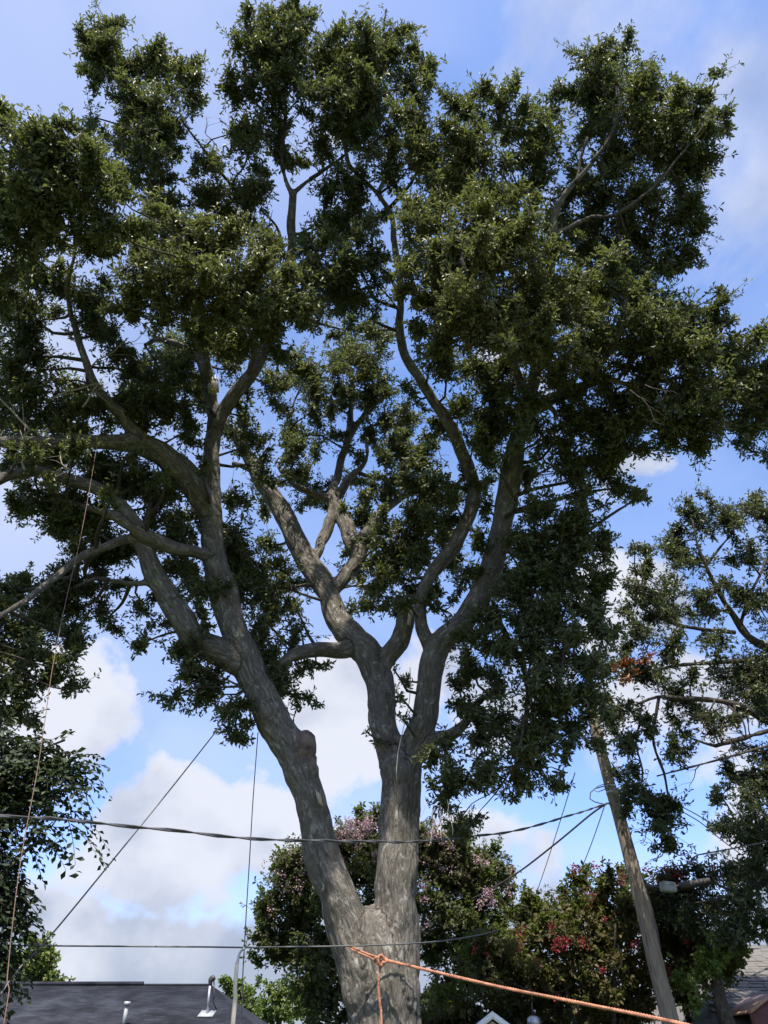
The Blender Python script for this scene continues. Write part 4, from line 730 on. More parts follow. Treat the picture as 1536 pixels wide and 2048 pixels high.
ltree, LTL = simple_tree('broadleaf_tree', 'dark glossy leaved tree with drooping sprays at the left edge', (lb[0], LY),
    [(lb[0] - .1, LY, -0.1), (lb[0] - .05, LY, 1.2), tuple(at(-80, 1850, LY)), tuple(at(-70, 1700, LY)), tuple(at(-50, 1560, LY))], [0.10, 0.085, 0.07, 0.05, 0.03],
    [[(-70, 1750, 20, LY), (-10, 1650, 13, LY), (60, 1590, 9, LY), (120, 1560, 5, LY)], [(-60, 1650, 18, LY), (0, 1560, 12, LY), (60, 1510, 8, LY), (130, 1480, 4, LY)], [(-70, 1850, 20, LY), (-20, 1780, 14, LY), (30, 1720, 10, LY), (80, 1680, 5, LY)], [(-75, 1950, 20, LY), (-30, 1880, 14, LY), (20, 1830, 8, LY)]], M['twig'])
LC = [(20,1500,46,40,0,1,0),(80,1500,46,32,0,1,0),(60,1540,50,36,0,1,0),(150,1465,22,8,0,.5,0),(120,1540,44,40,0,1,.2),(165,1590,16,12,0,.6,.1),(20,1570,46,40,0,1,0),(95,1590,36,26,0,.8,.1),(130,1640,24,30,0,.8,.05),(20,1640,40,32,0,1,0),(70,1680,34,18,0,.9,0),(-28,1710,32,40,0,1.2,0),(-8,1760,32,44,.1,1.3,0),(-3,1820,27,44,.1,1.3,0),(-18,1880,28,44,.1,1.3,0),(-28,1940,27,44,.1,1.2,0),(-40,1600,60,80,0,1,0),(-50,1800,60,100,0,1,0),(-38,2000,20,40,.1,.9,0),(10,1800,16,30,0,.7,0)]
LCc = [(c[0], c[1], c[2], c[3], LY + c[4], c[5], c[6]) for c in LC]
lab = kmeans([at(c[0], c[1], c[4]) for c in LCc], 7)
for j in range(7):
    lm, tm = MB(), MB(); sprays([c for c, l in zip(LCc, lab) if l == j], 0.085, lm, tm, 36, 0.40, 0.5)
    if tm.n: bo = tm.build('spray', M['twig'], ltree, smooth=True, kind='stuff'); lm.build('leaves', M['leaf_left'], bo, kind='stuff')
ll_ = MB(); sm_ = MB()

# ------------------------------------------------------------------ crape myrtles behind the oak
def myrtle(label, X, Y, stems, CL, leafmat, flowers, petal, k, L0, od, hgt, fl_max):
    root = empty('crape_myrtle', (X, Y, 0)); tag(root, label, 'tree', 'crape myrtles in flower'); limbs = []
    for i in range(stems):
        a = i * 2 * math.pi / stems + 0.4; d = np.array([math.cos(a), math.sin(a), 0]); sp = rng.uniform(0.25, 0.5) * hgt * 0.5
        pts = [np.array([X, Y, -0.1]) + d * 0.12, np.array([X, Y, hgt * 0.3]) + d * sp * 0.3, np.array([X, Y, hgt * 0.6]) + d * sp * 0.75, np.array([X, Y, hgt * 0.86]) + d * sp * 1.25]
        p, r = spline(pts, [0.07, 0.055, 0.035, 0.012], 0.2); mb = MB(); mb.tube(p, r, 8); mb.build('stem', M['twig'], root, smooth=True); limbs.append((p, r))
    leafy_tree(root, CL, limbs, leafmat, M['twig'], k, L0, per=7, od=od, wr=0.5, bough_name='bough', twig_share=0.08)
    flowers = list(flowers) + [(c[0] + rng.normal(0, c[2] * .5), c[1] - rng.uniform(0.1, 0.9) * c[3], rng.uniform(6, 11), rng.uniform(.25, .6)) for c in CL for _ in range(3) if c[1] < fl_max and c[6] > 0.05 and c[5] > .5]
    for (fx, fy, fr, fn) in flowers:
        # a flower head: panicles of crinkled petals
        Yf = min((math.hypot((c[0] - fx) / c[2], (c[1] - fy) / c[3]), c[4]) for c in CL)[1] - 0.55; q = at(fx, fy, Yf); kk = depth(q) / F; mb = MB()
        n = int(fn * fr * fr * 0.5); g_ = rng.normal(size=(n, 3)) * 0.42 * fr * kk; g_[:, 2] *= 1.3; pos = q + g_
        d = unit(rng.normal(size=(n, 3)) + [0, -0.5, 0.5]); s_ = unit(np.cross(d, rng.normal(size=(n, 3)))); ll = rng.uniform(0.025, 0.045, n)
        leaf_cards(pos, d, s_, ll, ll * 0.9, rng.uniform(0, 1, n), np.zeros(n) + 0.02, mb, 0.4)
        mb.build('flower_head', petal, root, kind='stuff')
    return root
PC = [(600,1715,46,40,0,1,.3),(650,1690,50,40,0,1,.4),(560,1770,44,44,0,1,.15),(535,1840,36,44,0,1,.1),(590,1800,50,46,0,1,.15),(570,1880,46,40,0,.9,0),(545,1910,36,26,.2,.6,0),(620,1860,50,46,0,1,0),(640,1770,50,46,0,1,.1),(620,1930,50,40,.1,.8,0),(660,1960,50,50,.1,.8,0),(610,1990,40,36,.1,.6,0),(640,2040,50,40,.2,.9,0),(720,1670,50,34,0,1,.5),(700,1740,50,50,.2,1,.1),(740,1730,40,50,.2,1,.1),(860,1680,50,40,0,1,.6),(900,1700,50,40,0,1,.5),(870,1750,50,44,0,1,.3),(950,1730,46,40,0,1,.25),(990,1740,36,30,0,.8,.2),(920,1780,50,44,0,1,.3),(980,1790,40,40,0,.9,.1),(1010,1760,26,30,0,.6,.2),(890,1830,50,44,0,1,.1),(950,1850,50,44,.1,1,0),(870,1890,40,44,.1,1,0),(920,1910,50,44,.1,1,0),(1000,1840,36,36,.2,.8,.1),(1020,1800,16,20,0,.4,.1),(780,1800,60,80,.4,1,0),(900,1980,60,50,.3,1,0),(760,1690,50,40,.1,1,.3)]
PK = [(700,1655,22,1),(735,1650,20,1),(680,1670,16,.8),(715,1668,20,.8),(610,1715,16,.35),(570,1770,18,.3),(600,1775,14,.4),(640,1700,14,.4),(540,1820,12,.3),(850,1770,12,1),(848,1800,10,.8),(925,1778,15,1.1),(940,1800,11,.8),(975,1790,16,1.0),(1010,1745,18,.7),(1000,1765,14,.7),(985,1805,10,.7),(870,1668,22,.4),(900,1690,20,.35),(960,1810,10,.6),(625,1885,10,.3),(1025,1740,10,.4),(1018,1785,9,.5),(855,1850,8,.5)]
pt_ = at(770, 1900, 17.0)
myrtle('pink flowering crape myrtle rising behind the oak trunk', pt_[0], 17.0, 6, [(c[0], c[1], c[2] * 1.1, c[3] * 1.1, 16.6 + c[4] + float(rng.normal(0, .3)), c[5], c[6]) for c in PC], M['leaf_pinkm'], PK, M['pink'], 16, 0.084, 4.2, 5.8, 1800)
RDC = [(1170,1760,30,26,0,.6,.1),(1130,1800,46,30,0,.75,.1),(1200,1790,50,36,0,.8,.1),(1250,1780,40,36,0,.8,.1),(1080,1825,40,26,0,.7,.1),(1050,1860,46,36,0,1,.1),(1120,1850,56,40,0,1,.25),(1190,1850,60,44,0,1,.35),(1260,1840,50,44,0,1,.3),(1010,1900,46,40,0,1,.15),(1070,1910,56,44,0,1,.3),(1150,1910,60,44,0,1,.4),(1230,1910,60,44,0,1,.45),(1300,1860,46,44,0,1,.3),(1350,1830,50,40,.1,.9,.15),(1390,1870,56,40,.1,1,.3),(1310,1930,50,44,0,1,.3),(1370,1930,56,40,0,1,.4),(1430,1900,46,40,.1,1,.1),(1440,1950,40,36,.1,.9,0),(970,1960,50,44,.1,1,0),(1040,1970,56,44,.1,1,.15),(1110,1980,56,44,.1,1,.3),(1180,1980,56,44,.1,1,.35),(1250,1980,50,44,.1,1,.3),(940,2020,50,40,.3,1,0),(1010,2030,56,36,.4,1,0),(1090,2035,56,36,.4,1,.1),(1170,2035,56,36,.4,1,.2),(1250,2035,50,36,.4,.9,.1),(1330,1770,40,26,.1,.8,.2),(1290,1790,36,36,.1,.7,.2),(1300,1985,30,30,.3,.5,.1),(1370,1985,40,24,.2,.8,.1),(960,1900,40,50,.3,1,0),(880,2030,50,50,.3,1,0)]
RDF = [(1165,1886,10,1.2),(1125,1885,13,.7),(1110,1893,11,.6),(1140,1880,9,.6),(977,1910,8,1.2),(948,1900,7,.9),(1270,1888,8,1.3),(1292,1927,8,1.3),(1372,1883,8,1.2),(1113,1995,8,1.3),(1340,1943,7,.9),(1205,1943,8,.8),(1040,1870,12,.6),(1035,1890,14,.4),(1190,1735,10,.5),(1240,1765,14,.45),(1300,1745,14,.5),(1350,1745,16,.4),(1330,1740,12,.4),(1075,1930,8,.6),(1100,1852,9,.5),(1180,1795,14,.3),(1210,1840,7,.6),(1430,1735,10,.4),(1020,1960,6,.6)]
rd_ = at(1190, 1980, 14.4)
myrtle('red flowering crape myrtle with bronzed leaves behind the utility pole', rd_[0], 14.6, 7, [(c[0], c[1], c[2] * 1.1, c[3] * 1.1, 14.2 + c[4] + float(rng.normal(0, .25)), c[5], c[6]) for c in RDC], M['leaf_redm'], RDF, M['red'], 16, 0.082, 4.6, 4.0, 1775)

# ------------------------------------------------------------------ trees farther back
def back_tree(label, X, Y, CL, k, L0, od, hgt):
    root = empty('broadleaf_tree', (X, Y, 0)); tag(root, label, 'tree')
    p, r = spline([(X, Y, -0.1), (X + 0.1, Y, hgt * 0.35), (X - 0.1, Y, hgt * 0.7), (X, Y, hgt * 0.92)], [0.22, 0.17, 0.1, 0.03], 0.3); mb = MB(); mb.tube(p, r, 9); mb.build('trunk', M['twig'], root, smooth=True)
    leafy_tree(root, CL, [(p, r)], M['leaf_far'], M['twig'], k, L0, per=6, od=od, wr=0.55, twig_share=0.0)
b1 = at(75, 1960, 36)
back_tree('sunlit pale green tree beyond the dark roof at far left', b1[0], 36.5, [(x, y, a, b, 36 + d, 1, h) for x, y, a, b, d, h in ((85,1895,30,26,0,.7),(60,1915,36,30,0,.6),(100,1930,26,30,0,.6),(70,1960,44,36,.5,.3),(30,1940,40,40,.5,.1),(20,2000,50,40,.8,.1),(95,1970,26,30,.5,.4))], 3, 0.17, 3.2, 6.4)
b2 = at(455, 2010, 38)
back_tree('bright green bushy tree just right of the dark roof', b2[0], 38.5, [(x, y, a, b, 38 + d, 1, h) for x, y, a, b, d, h in ((455,1985,24,22,0,.3),(490,1985,26,22,0,.4),(470,2015,40,30,0,.2),(510,2020,30,30,.5,.1),(440,2030,24,30,.3,.1))], 3, 0.16, 3.2, 5.0)
b3 = at(560, 2010, 36)
back_tree('mid green bushy tree left of the oak trunk, low in the picture', b3[0], 36.5, [(x, y, a, b, 36 + d, 1, h) for x, y, a, b, d, h in ((545,1985,26,22,0,.4),(580,1990,26,24,0,.3),(560,2020,36,30,.3,.1),(610,2020,36,36,.4,.1),(530,2030,26,26,.4,.1))], 3, 0.16, 3.2, 5.0)
b4 = at(1330, 2030, 24)
back_tree('dark shrubby tree overhanging the corner roof right of the leaning pole', at(1450, 1980, 13.0)[0], 13.0, [(x, y, a, b, 12.7 + d, 1, h) for x, y, a, b, d, h in ((1390,1950,40,32,.3,.1),(1420,1920,34,32,.2,0),(1450,1890,36,30,0,0),(1490,1865,36,26,0,0),(1540,1850,36,26,0,0),(1395,1990,30,24,.3,0))], 3, 0.085, 3.0, 3.4)

# ------------------------------------------------------------------ leaning utility pole
UY = 13.0
up = [at(1342, 2048, UY), at(1312, 1930, UY - .05), at(1282, 1800, UY - .1), at(1243, 1650, UY - .18), at(1217, 1560, UY - .22), at(1192, 1460, UY - .28), at(1176, 1400, UY - .3)]
dirn = (up[0] - up[1]) / (up[0] - up[1])[2]
foot = up[0] - dirn * (up[0][2] + 0.15) * np.array([1, 1, 1])
pole = empty('utility_pole', (foot[0], foot[1], 0)); tag(pole, 'weathered wooden utility pole leaning left in front of the red crape myrtle', 'utility pole')
pr = [rad(w, p) for w, p in zip((35, 32, 28.5, 25, 22, 21, 20), up)]
pp, prr = spline([foot] + up, [pr[0] * 1.1] + pr, 0.1)
mb = MB(); mb.tube(pp, prr * np.array([1 + 0.03 * noise.noise(Vector(q * 3)) for q in pp]), 22); shaft = mb.build('shaft', M['pole'], pole, smooth=True)
def pole_at(py):
    i = int(np.argmin([abs((1024 - F * np.dot(q - CAM, UP) / depth(q)) - py) for q in pp])); return pp[i], prr[i]
ta, _, _ = frames(pp); axis_up = ta[len(ta) // 2]
for i in range(9):   # drying cracks running up the shaft
    py0 = rng.uniform(1560, 2000); q, r = pole_at(py0); q2, r2 = pole_at(py0 - rng.uniform(25, 80)); a = rng.uniform(-1.2, 1.2); off = np.array([math.sin(a), -math.cos(a), 0])
    mb = MB(); mb.tube([q + off * r * 0.995, (q + q2) / 2 + off * (r + r2) * 0.4985 + rng.normal(size=3) * 0.004, q2 + off * r2 * 0.995], [0.002, 0.006, 0.0015], 5); mb.build('crack', M['darkmetal'], shaft)
for py_, w_ in ((1572, .018), (1590, .018)):
    q, r = pole_at(py_); mb = MB(); mb.tube([q - axis_up * w_, q + axis_up * w_], [r * 1.06, r * 1.06], 22); mb.build('metal_band', M['galv'], pole)
q, r = pole_at(1582); mb = MB(); mb.box(q + np.array([r * 0.45, -r * 0.95, 0]), (0.12, 0.03, 0.10), 0.25); mb.build('tag_plate', M['greybox'], pole)
q, r = pole_at(1603); mb = MB(); mb.tube([q + np.array([-r * 0.8, -.02, 0]), q + np.array([-r - 0.05, -.04, 0.0]), q + np.array([-r - 0.09, -.05, -0.02])], [0.016, 0.016, 0.02], 8); mb.build('cable_clamp', M['galv'], pole)
clampP = q + np.array([-r - 0.09, -.05, -0.02])
# riser conduit on the right flank, bracket arm, pale box
mb = MB(); cp = []
for py_ in (1765, 1800, 1850, 1900): q, r = pole_at(py_); cp.append(q + np.array([r * 0.95, 0.02, 0]))
p_, r_ = spline(cp, [0.03, 0.05, 0.05, 0.035], 0.1); mb.tube(p_, r_, 10); mb.build('cable_guard', M['darkmetal'], pole, smooth=True)
q, r = pole_at(1772); armEnd = at(1424, 1762, UY - .3); mb = MB(); mb.tube([q, at(1330, 1777, UY - .1)], [0.022, 0.022], 10); mb.build('bracket_arm', M['darkmetal'], pole)
a_, b_ = at(1358, 1772, UY - .15), at(1420, 1762, UY - .25); mb = MB(); mb.tube([at(1326, 1778, UY - .1), a_], [0.02, 0.02], 8); mb.tube([a_, a_ + (b_ - a_) * .1, b_], [0.03, 0.055, 0.05], 12); mb.build('lamp_head', M['darkmetal'], pole)
bx = at(1336, 1774, UY - .3); bm = bmesh.new(); bmesh.ops.create_cube(bm, size=1.0); bmesh.ops.scale(bm, vec=(0.215, 0.14, 0.135), verts=bm.verts); bmesh.ops.bevel(bm, geom=bm.edges[:], offset=0.012, segments=2, affect='EDGES')
me = bpy.data.meshes.new('control_box'); bm.to_mesh(me); bm.free(); me.materials.append(M['greybox']); o = bpy.data.objects.new('control_box', me); C.objects.link(o); o.parent = pole; o.location = Vector(bx) - pole.location; o.rotation_euler = (0, 0.06, 0.2)
mb = MB(); mb.box(bx + np.array([0, -0.075, 0.03]), (0.15, 0.006, 0.012), 0.2); mb.build('lip', M['galv'], pole)

# ------------------------------------------------------------------ wires
def wire(name, label, pts, r, mat, sag=0.0, n=24, cat='cable', wob=0.0, twist=0, group=None):
    P = [np.asarray(p, float) for p in pts]
    if len(P) == 2:
        A, B = P; t = np.linspace(0, 1, n)[:, None]; c = A + (B - A) * t; c[:, 2] -= (sag * 4 * t * (1 - t))[:, 0]
    else: c, _ = spline(P, np.ones(len(P)), 0.15)
    if wob: c = c + np.array([[noise.noise(Vector((q[0] * 2.2, 5.1, q[1]))) * wob, 0, noise.noise(Vector((q[0] * 2.2, 1.3, q[1]))) * wob] for q in c])
    mb = MB(); mb.tube(c, np.full(len(c), r), 8, True); o = mb.build(name, mat, smooth=True); tag(o, label, cat, group)
    for k in range(twist):   # insulated conductors laid round the bare messenger
        tan, n1, n2 = frames(c); s = np.concatenate([[0], np.cumsum(np.linalg.norm(np.diff(c, axis=0), axis=1))]); ph = s * 2 * math.pi / 0.75 + k * math.pi + 1.5 * np.sin(s * 1.3)
        q = c + (n1 * np.cos(ph)[:, None] + n2 * np.sin(ph)[:, None]) * r * 1.5; m2 = MB(); m2.tube(q, np.full(len(q), r * 1.05), 7, True); m2.build('conductor', M['cable'], o, smooth=True)
    return o
wire('service_cable', 'thick twisted service cable sagging across the oak trunks to the pole', [clampP, at(1160, 1625, 12.2), at(1060, 1655, 11.2), at(960, 1671, 10.4), at(860, 1681, 9.7), at(770, 1684, 9.2), at(700, 1684, 8.9), at(600, 1681, 8.5), at(500, 1677, 8.1), at(400, 1668, 7.7), at(300, 1658, 7.4), at(200, 1648, 7.1), at(100, 1640, 6.8), at(0, 1634, 6.5), at(-120, 1622, 6.2), at(-600, 1590, 5.2)], 0.0072, M['cable'], wob=0.02, twist=2)
q, r = pole_at(1600)
wire('service_cable', 'dark cable dropping from pole clamp down to pink crape myrtle', [clampP, at(1180, 1630, 13.2), at(1120, 1680, 13.8), at(1050, 1735, 14.8), at(1000, 1768, 15.4), at(950, 1795, 16.2), at(850, 1840, 18), at(700, 1885, 22)], 0.015, M['cable'])
wire('phone_wire', 'thin wire falling left of the pole from oak leaves', [at(1150, 1545, 12.5), at(1060, 1822, 20)], 0.008, M['wire'], 0.05, cat='wire')
wire('phone_wire', 'short thin wire hanging from pole clamp to the red crape myrtle', [clampP, at(1150, 1765, 17)], 0.008, M['wire'], 0.05, cat='wire')
lp = []; q, r = pole_at(1578); q = q + np.array([-r, -.03, 0])
wire('cable_loop', 'slack loop of dark cable beside the pole clamp', [q, at(1190, 1577, 12.7), at(1181, 1585, 12.7), at(1180, 1598, 12.7), at(1190, 1604, 12.7), clampP], 0.009, M['cable'])
wire('cable_loop', 'second tighter slack cable loop above the pole clamp', [q + np.array([0, 0, .03]), at(1196, 1572, 12.7), at(1186, 1580, 12.75), at(1196, 1584, 12.7), q + np.array([0, -.01, -.05])], 0.007, M['cable'])
wire('power_wire', 'upper of two parallel wires crossing the gap in the right oak', [at(1216, 1545, 12.9), at(1380, 1622, 13.6), at(1450, 1668, 14.5), at(1620, 1780, 17)], 0.009, M['wire'], cat='wire')
wire('power_wire', 'lower of two parallel wires crossing the gap in the right oak', [at(1220, 1555, 12.9), at(1380, 1632, 13.6), at(1450, 1685, 14.5), at(1620, 1810, 17)], 0.009, M['wire'], cat='wire')
wire('service_cable', 'kinked grey cable entering low from the right edge', [at(1700, 1650, 10.8), at(1536, 1683, 11.4), at(1450, 1700, 11.6), at(1395, 1710, 11.7), at(1384, 1717, 11.7), at(1378, 1728, 11.7), at(1362, 1731, 11.7), at(1330, 1733, 12.3)], 0.010, M['wire'])
wire('clothes_line', 'level dark line running low across the picture to the trunk', [at(-400, 1884, 9.4), at(-100, 1889, 9.6), at(0, 1890.5, 9.65), at(150, 1892, 9.7), at(300, 1893, 9.8), at(420, 1894, 9.85), at(490, 1895, 9.88), at(560, 1894, 9.9), at(650, 1893, 9.95), at(700, 1892, 10.0), at(760, 1890, 10.1), at(840, 1886, 10.25), at(900, 1880, 10.8), at(960, 1870, 11.8), at(1000, 1860, 13)], 0.0085, M['wire'], cat='line')

# prop holding up the line
pb = at(466, 2048, 9.88); prop = empty('line_prop', (pb[0] - .02, 9.88, 0)); tag(prop, 'slim pale pole propping up the low line, curved at its tip', 'pole')
mb = MB(); P = [np.array([pb[0] - .03, 9.88, -0.05]), pb, at(470, 1980, 9.88), at(474, 1925, 9.88)]; p_, r_ = spline(P, [0.028, 0.026, 0.024, 0.021], 0.1); mb.tube(p_, r_, 10); mb.build('shaft', M['bamboo'], prop, smooth=True)
mb = MB(); P = [at(474, 1932, 9.88), at(477, 1913, 9.88), at(482, 1902, 9.88), at(490, 1896, 9.87)]; p_, r_ = spline(P, [0.016, 0.014, 0.013, 0.012], 0.02); mb.tube(p_, r_, 8); mb.build('hook', M['galv'], prop, smooth=True)

# ------------------------------------------------------------------ ropes
def rope(name, label, pts, r, mat, strands=3, pitch=0.09, cat='rope', parent=None):
    c, _ = spline(pts, np.ones(len(pts)), 0.03 if strands else 0.15); mb = MB()
    if strands:
        tan, n1, n2 = frames(c); s = np.concatenate([[0], np.cumsum(np.linalg.norm(np.diff(c, axis=0), axis=1))])
        for k in range(strands):
            ph = s * 2 * math.pi / pitch + k * 2 * math.pi / strands
            mb.tube(c + (n1 * np.cos(ph)[:, None] + n2 * np.sin(ph)[:, None]) * r * 0.45, np.full(len(c), r * 0.62), 6)
    else: mb.tube(c, np.full(len(c), r), 6)
    o = mb.build(name, mat, parent, smooth=True)
    if label: tag(o, label, cat)
    return o
kn = at(762, 1921, 10.08)
orope = empty('orange_rope', kn); tag(orope, 'thick orange rope knotted in front of the oak trunk', 'rope')
rope('tied_line', None, [kn + [0.02, 0, 0.01], at(820, 1932, 9.95), at(900, 1951, 9.7), at(1000, 1974, 9.3), at(1100, 1994, 8.9), at(1200, 2014, 8.5), at(1300, 2034, 8.1), at(1400, 2056, 7.7), at(1560, 2092, 7.1)], 0.018, M['rope'], parent=orope)
rope('tail', None, [kn + [0, -.02, 0], at(759, 1945, 10.05), at(757, 1975, 10.05), at(760, 2010, 10.06), at(763, 2050, 10.05), np.array([kn[0] + .02, 10.0, 0.9]), np.array([kn[0], 9.9, 0.02])], 0.016, M['rope'], parent=orope)
rope('bight', None, [kn + [0, -.02, .02], at(735, 1908, 10.05), at(715, 1899, 10.06), at(698, 1892, 10.1), at(699, 1896, 10.1), at(716, 1905, 10.05), at(737, 1914, 10.04), kn + [-.02, -.03, -.03]], 0.013, M['rope'], parent=orope)
kp = [kn + np.array([math.cos(t) * 0.075, -0.03 + 0.035 * math.sin(2 * t), math.sin(t) * 0.035]) for t in np.linspace(0, 2 * math.pi, 12)]
rope('knot', None, kp, 0.015, M['rope'], parent=orope)
rope('knot', None, [kn + np.array([math.cos(t) * 0.03, -0.05 + 0.02 * math.cos(t), math.sin(t) * 0.055 - .005]) for t in np.linspace(0, 2 * math.pi, 10)], 0.018, M['rope'], parent=orope)
rope('guy_rope', 'dark thin guy rope slanting from the oak down to lower left', [at(462, 1425, 10.1), at(350, 1567, 9.4), at(230, 1715, 8.7), at(105, 1867, 8.0), at(40, 1935, 7.65), at(12, 1972, 7.5), at(-60, 2080, 7.2)], 0.0085, M['greyrope'], 0)
rope('hanging_rope', 'thin rope hanging straight down beside the slim prop pole', [at(516, 1465, 10.35), at(506, 1600, 10.3), at(499, 1720, 10.2), at(494, 1800, 10.15), at(489, 1890, 10.1), at(485, 1960, 10.08), at(482, 2050, 10.05), np.array([at(482, 2050, 10.05)[0], 10.05, 0.05])], 0.0065, M['greyrope'], 0)
rope('hanging_string', 'long tan string hanging from the left limb down the left edge', [at(203, 800, 8.75), at(196, 870, 8.5), at(184, 950, 8.2), at(160, 1080, 7.8), at(130, 1210, 7.4), at(106, 1330, 7.1), at(90, 1440, 6.9), at(74, 1545, 6.75), at(56, 1640, 6.6), at(40, 1730, 6.5), at(26, 1840, 6.4), at(14, 1960, 6.3), at(6, 2060, 6.2), np.array([at(6, 2060, 6.2)[0], 6.2, 0.03])], 0.0038, M['string'], 0)
rope('thin_rope', 'pale thin cord hanging in the gap between the middle stems', [at(820, 1335, 10.6), at(819, 1400, 10.6), at(796, 1505, 10.35), at(793, 1560, 10.35)], 0.006, M['bamboo'], 0)

# ------------------------------------------------------------------ houses
def slab(mb, quad, t):
    """a thick plate below the four given corners"""
    q = [np.asarray(p, float) for p in quad]; n = np.cross(q[1] - q[0], q[3] - q[0]); n /= np.linalg.norm(n)
    if n[2] < 0: n = -n
    v = q + [p - n * t for p in q]; mb.add(v, [(0, 1, 2, 3), (7, 6, 5, 4), (0, 4, 5, 1), (1, 5, 6, 2), (2, 6, 7, 3), (3, 7, 4, 0)])
HY = 30.0
rl, rr_ = at(-260, 1970, HY), at(424, 1971, HY); zr = rl[2]; ez = 2.35; ey0, ey1 = HY - 5.0, HY + 5.0; xe = rr_[0] + 2.6
hs = empty('house', ((rl[0] + xe) / 2, HY, 0)); tag(hs, 'low house with dark grey shingled roof at lower left', 'house')
mb = MB(); mb.box(((rl[0] + xe) / 2 - .2, HY, ez / 2 - .05), (xe - rl[0] - 1.0, 9.0, ez - .1)); mb.build('wall', M['brick'], hs)
mb = MB(); slab(mb, [(rl[0], ey0, ez), (xe, ey0, ez), tuple(rr_), (rl[0], HY, zr)], .06); slab(mb, [(rl[0], HY, zr), tuple(rr_), (xe, ey1, ez), (rl[0], ey1, ez)], .06)
mb.add([(xe, ey0, ez), (xe, ey1, ez), tuple(rr_)], None, [(0, 1, 2)]); roof = mb.build('roof', M['asphalt'], hs)
mb = MB(); a_ = at(40, 1967, HY); b_ = at(287, 1968, HY); mb.tube([np.array([rl[0], HY, zr + .02]), np.array([b_[0], HY, zr + .035])], [.07, .07], 8); mb.build('ridge_vent', M['asphalt'], roof)
mb = MB(); mb.tube([np.array([b_[0] + .02, HY, zr + .0]), np.array([rr_[0], HY, zr + .0])], [.04, .04], 8); mb.build('ridge_cap', M['asphalt'], roof)
def on_roof(px, py):   # point where the view ray meets the front slope
    d = ray(px, py); n = np.array([0, -(zr - ez), (HY - ey0)]); p0 = np.array([0, HY, zr]); t = np.dot(p0 - CAM, n) / np.dot(d, n); return CAM + d * t
v0 = on_roof(247, 2052); mb = MB(); mb.tube([v0 - [0, 0, .1], v0 + [0, 0, .50]], [.055, .055], 12); vp = mb.build('vent_pipe', M['greybox'], hs, smooth=False)
mb = MB(); mb.tube([v0 + [0, 0, .48], v0 + [0, 0, .58]], [.09, .085], 12); mb.build('cap', M['greybox'], vp)
m0 = on_roof(414, 2028); m1 = at(421, 1962, m0[1]); mb = MB(); mb.tube([m0, m1 - [0, 0, .05]], [.035, .035], 10); mast = mb.build('service_mast', M['galv'], hs, smooth=True)
mb = MB(); p_, r_ = spline([m1 - [0, 0, .10], m1 + [.01, 0, .03], m1 + [.06, -.02, .09], m1 + [.12, -.04, .03]], [.05, .08, .075, .045], .03); mb.tube(p_, r_, 10); mb.build('weatherhead', M['darkmetal'], mast, smooth=True)
mb = MB(); nrm = np.array([0, -(zr - ez), (HY - ey0)]); nrm /= np.linalg.norm(nrm); c_ = m0 + nrm * .02; sl = np.array([0, (HY - ey0), (zr - ez)]); sl /= np.linalg.norm(sl)
slab(mb, [c_ + RT * x * .22 + sl * y * .3 for x, y in ((-1, -1), (1, -1), (1, 1), (-1, 1))], .015); mb.build('flashing', M['greybox'], hs)
mb = MB(); mb.tube([m1 + [.1, 0, .02], m1 + [.16, 0, -.35], m0 + [.12, .1, .3], m0 + [.2, .5, .1]], [.018] * 4, 6); mb.build('drop_cable', M['cable'], hs)

# house at the right edge: hip roof with separate shingles
GY0, GY1 = 13.4, 17.4
e0 = at(1405, 2075, GY0); top = at(1440, 1890, GY1)
rx1 = top[0] + 6.0
h2 = empty('house', (top[0] + 2.5, 17.5, 0)); tag(h2, 'house with light worn shingle roof showing at the lower right corner', 'house')
mb = MB(); mb.box((top[0] + 3.2, 17.8, e0[2] / 2 - .08), (8.0, 7.6, e0[2] - .1)); mb.build('wall', M['cream'], h2)
A, B, Cc, D = np.array(e0), np.array([rx1, GY0, e0[2]]), np.array([rx1, GY1, top[2]]), np.array(top)
mb = MB(); slab(mb, [A, B, Cc, D], .05); bk = np.array([e0[0], GY1 + 4.0, e0[2]]); bk2 = np.array([rx1, GY1 + 4.0, e0[2]])
mb.add([A, D, bk], None, [(0, 1, 2)]); mb.add([D, Cc, bk2, bk], [(0, 1, 2, 3)]); rf2 = mb.build('roof', M['shingle'], h2)
sdir = np.array([0, GY1 - GY0, top[2] - e0[2]]); Ls = np.linalg.norm(sdir); sdir /= Ls; nrm = np.array([0, -sdir[2], sdir[1]])
sh = MB(); sh.add([(-.5, 0, .0), (.5, 0, .0), (.5, 1, .0), (-.5, 1, .0), (-.5, 0, 1), (.5, 0, 1), (.5, 1, .25), (-.5, 1, .25)], [(0, 3, 2, 1), (4, 5, 6, 7), (0, 1, 5, 4), (1, 2, 6, 5), (2, 3, 7, 6), (3, 0, 4, 7)])
proto = None; rows = int(Ls / .15); cnt = 0
from mathutils import Matrix
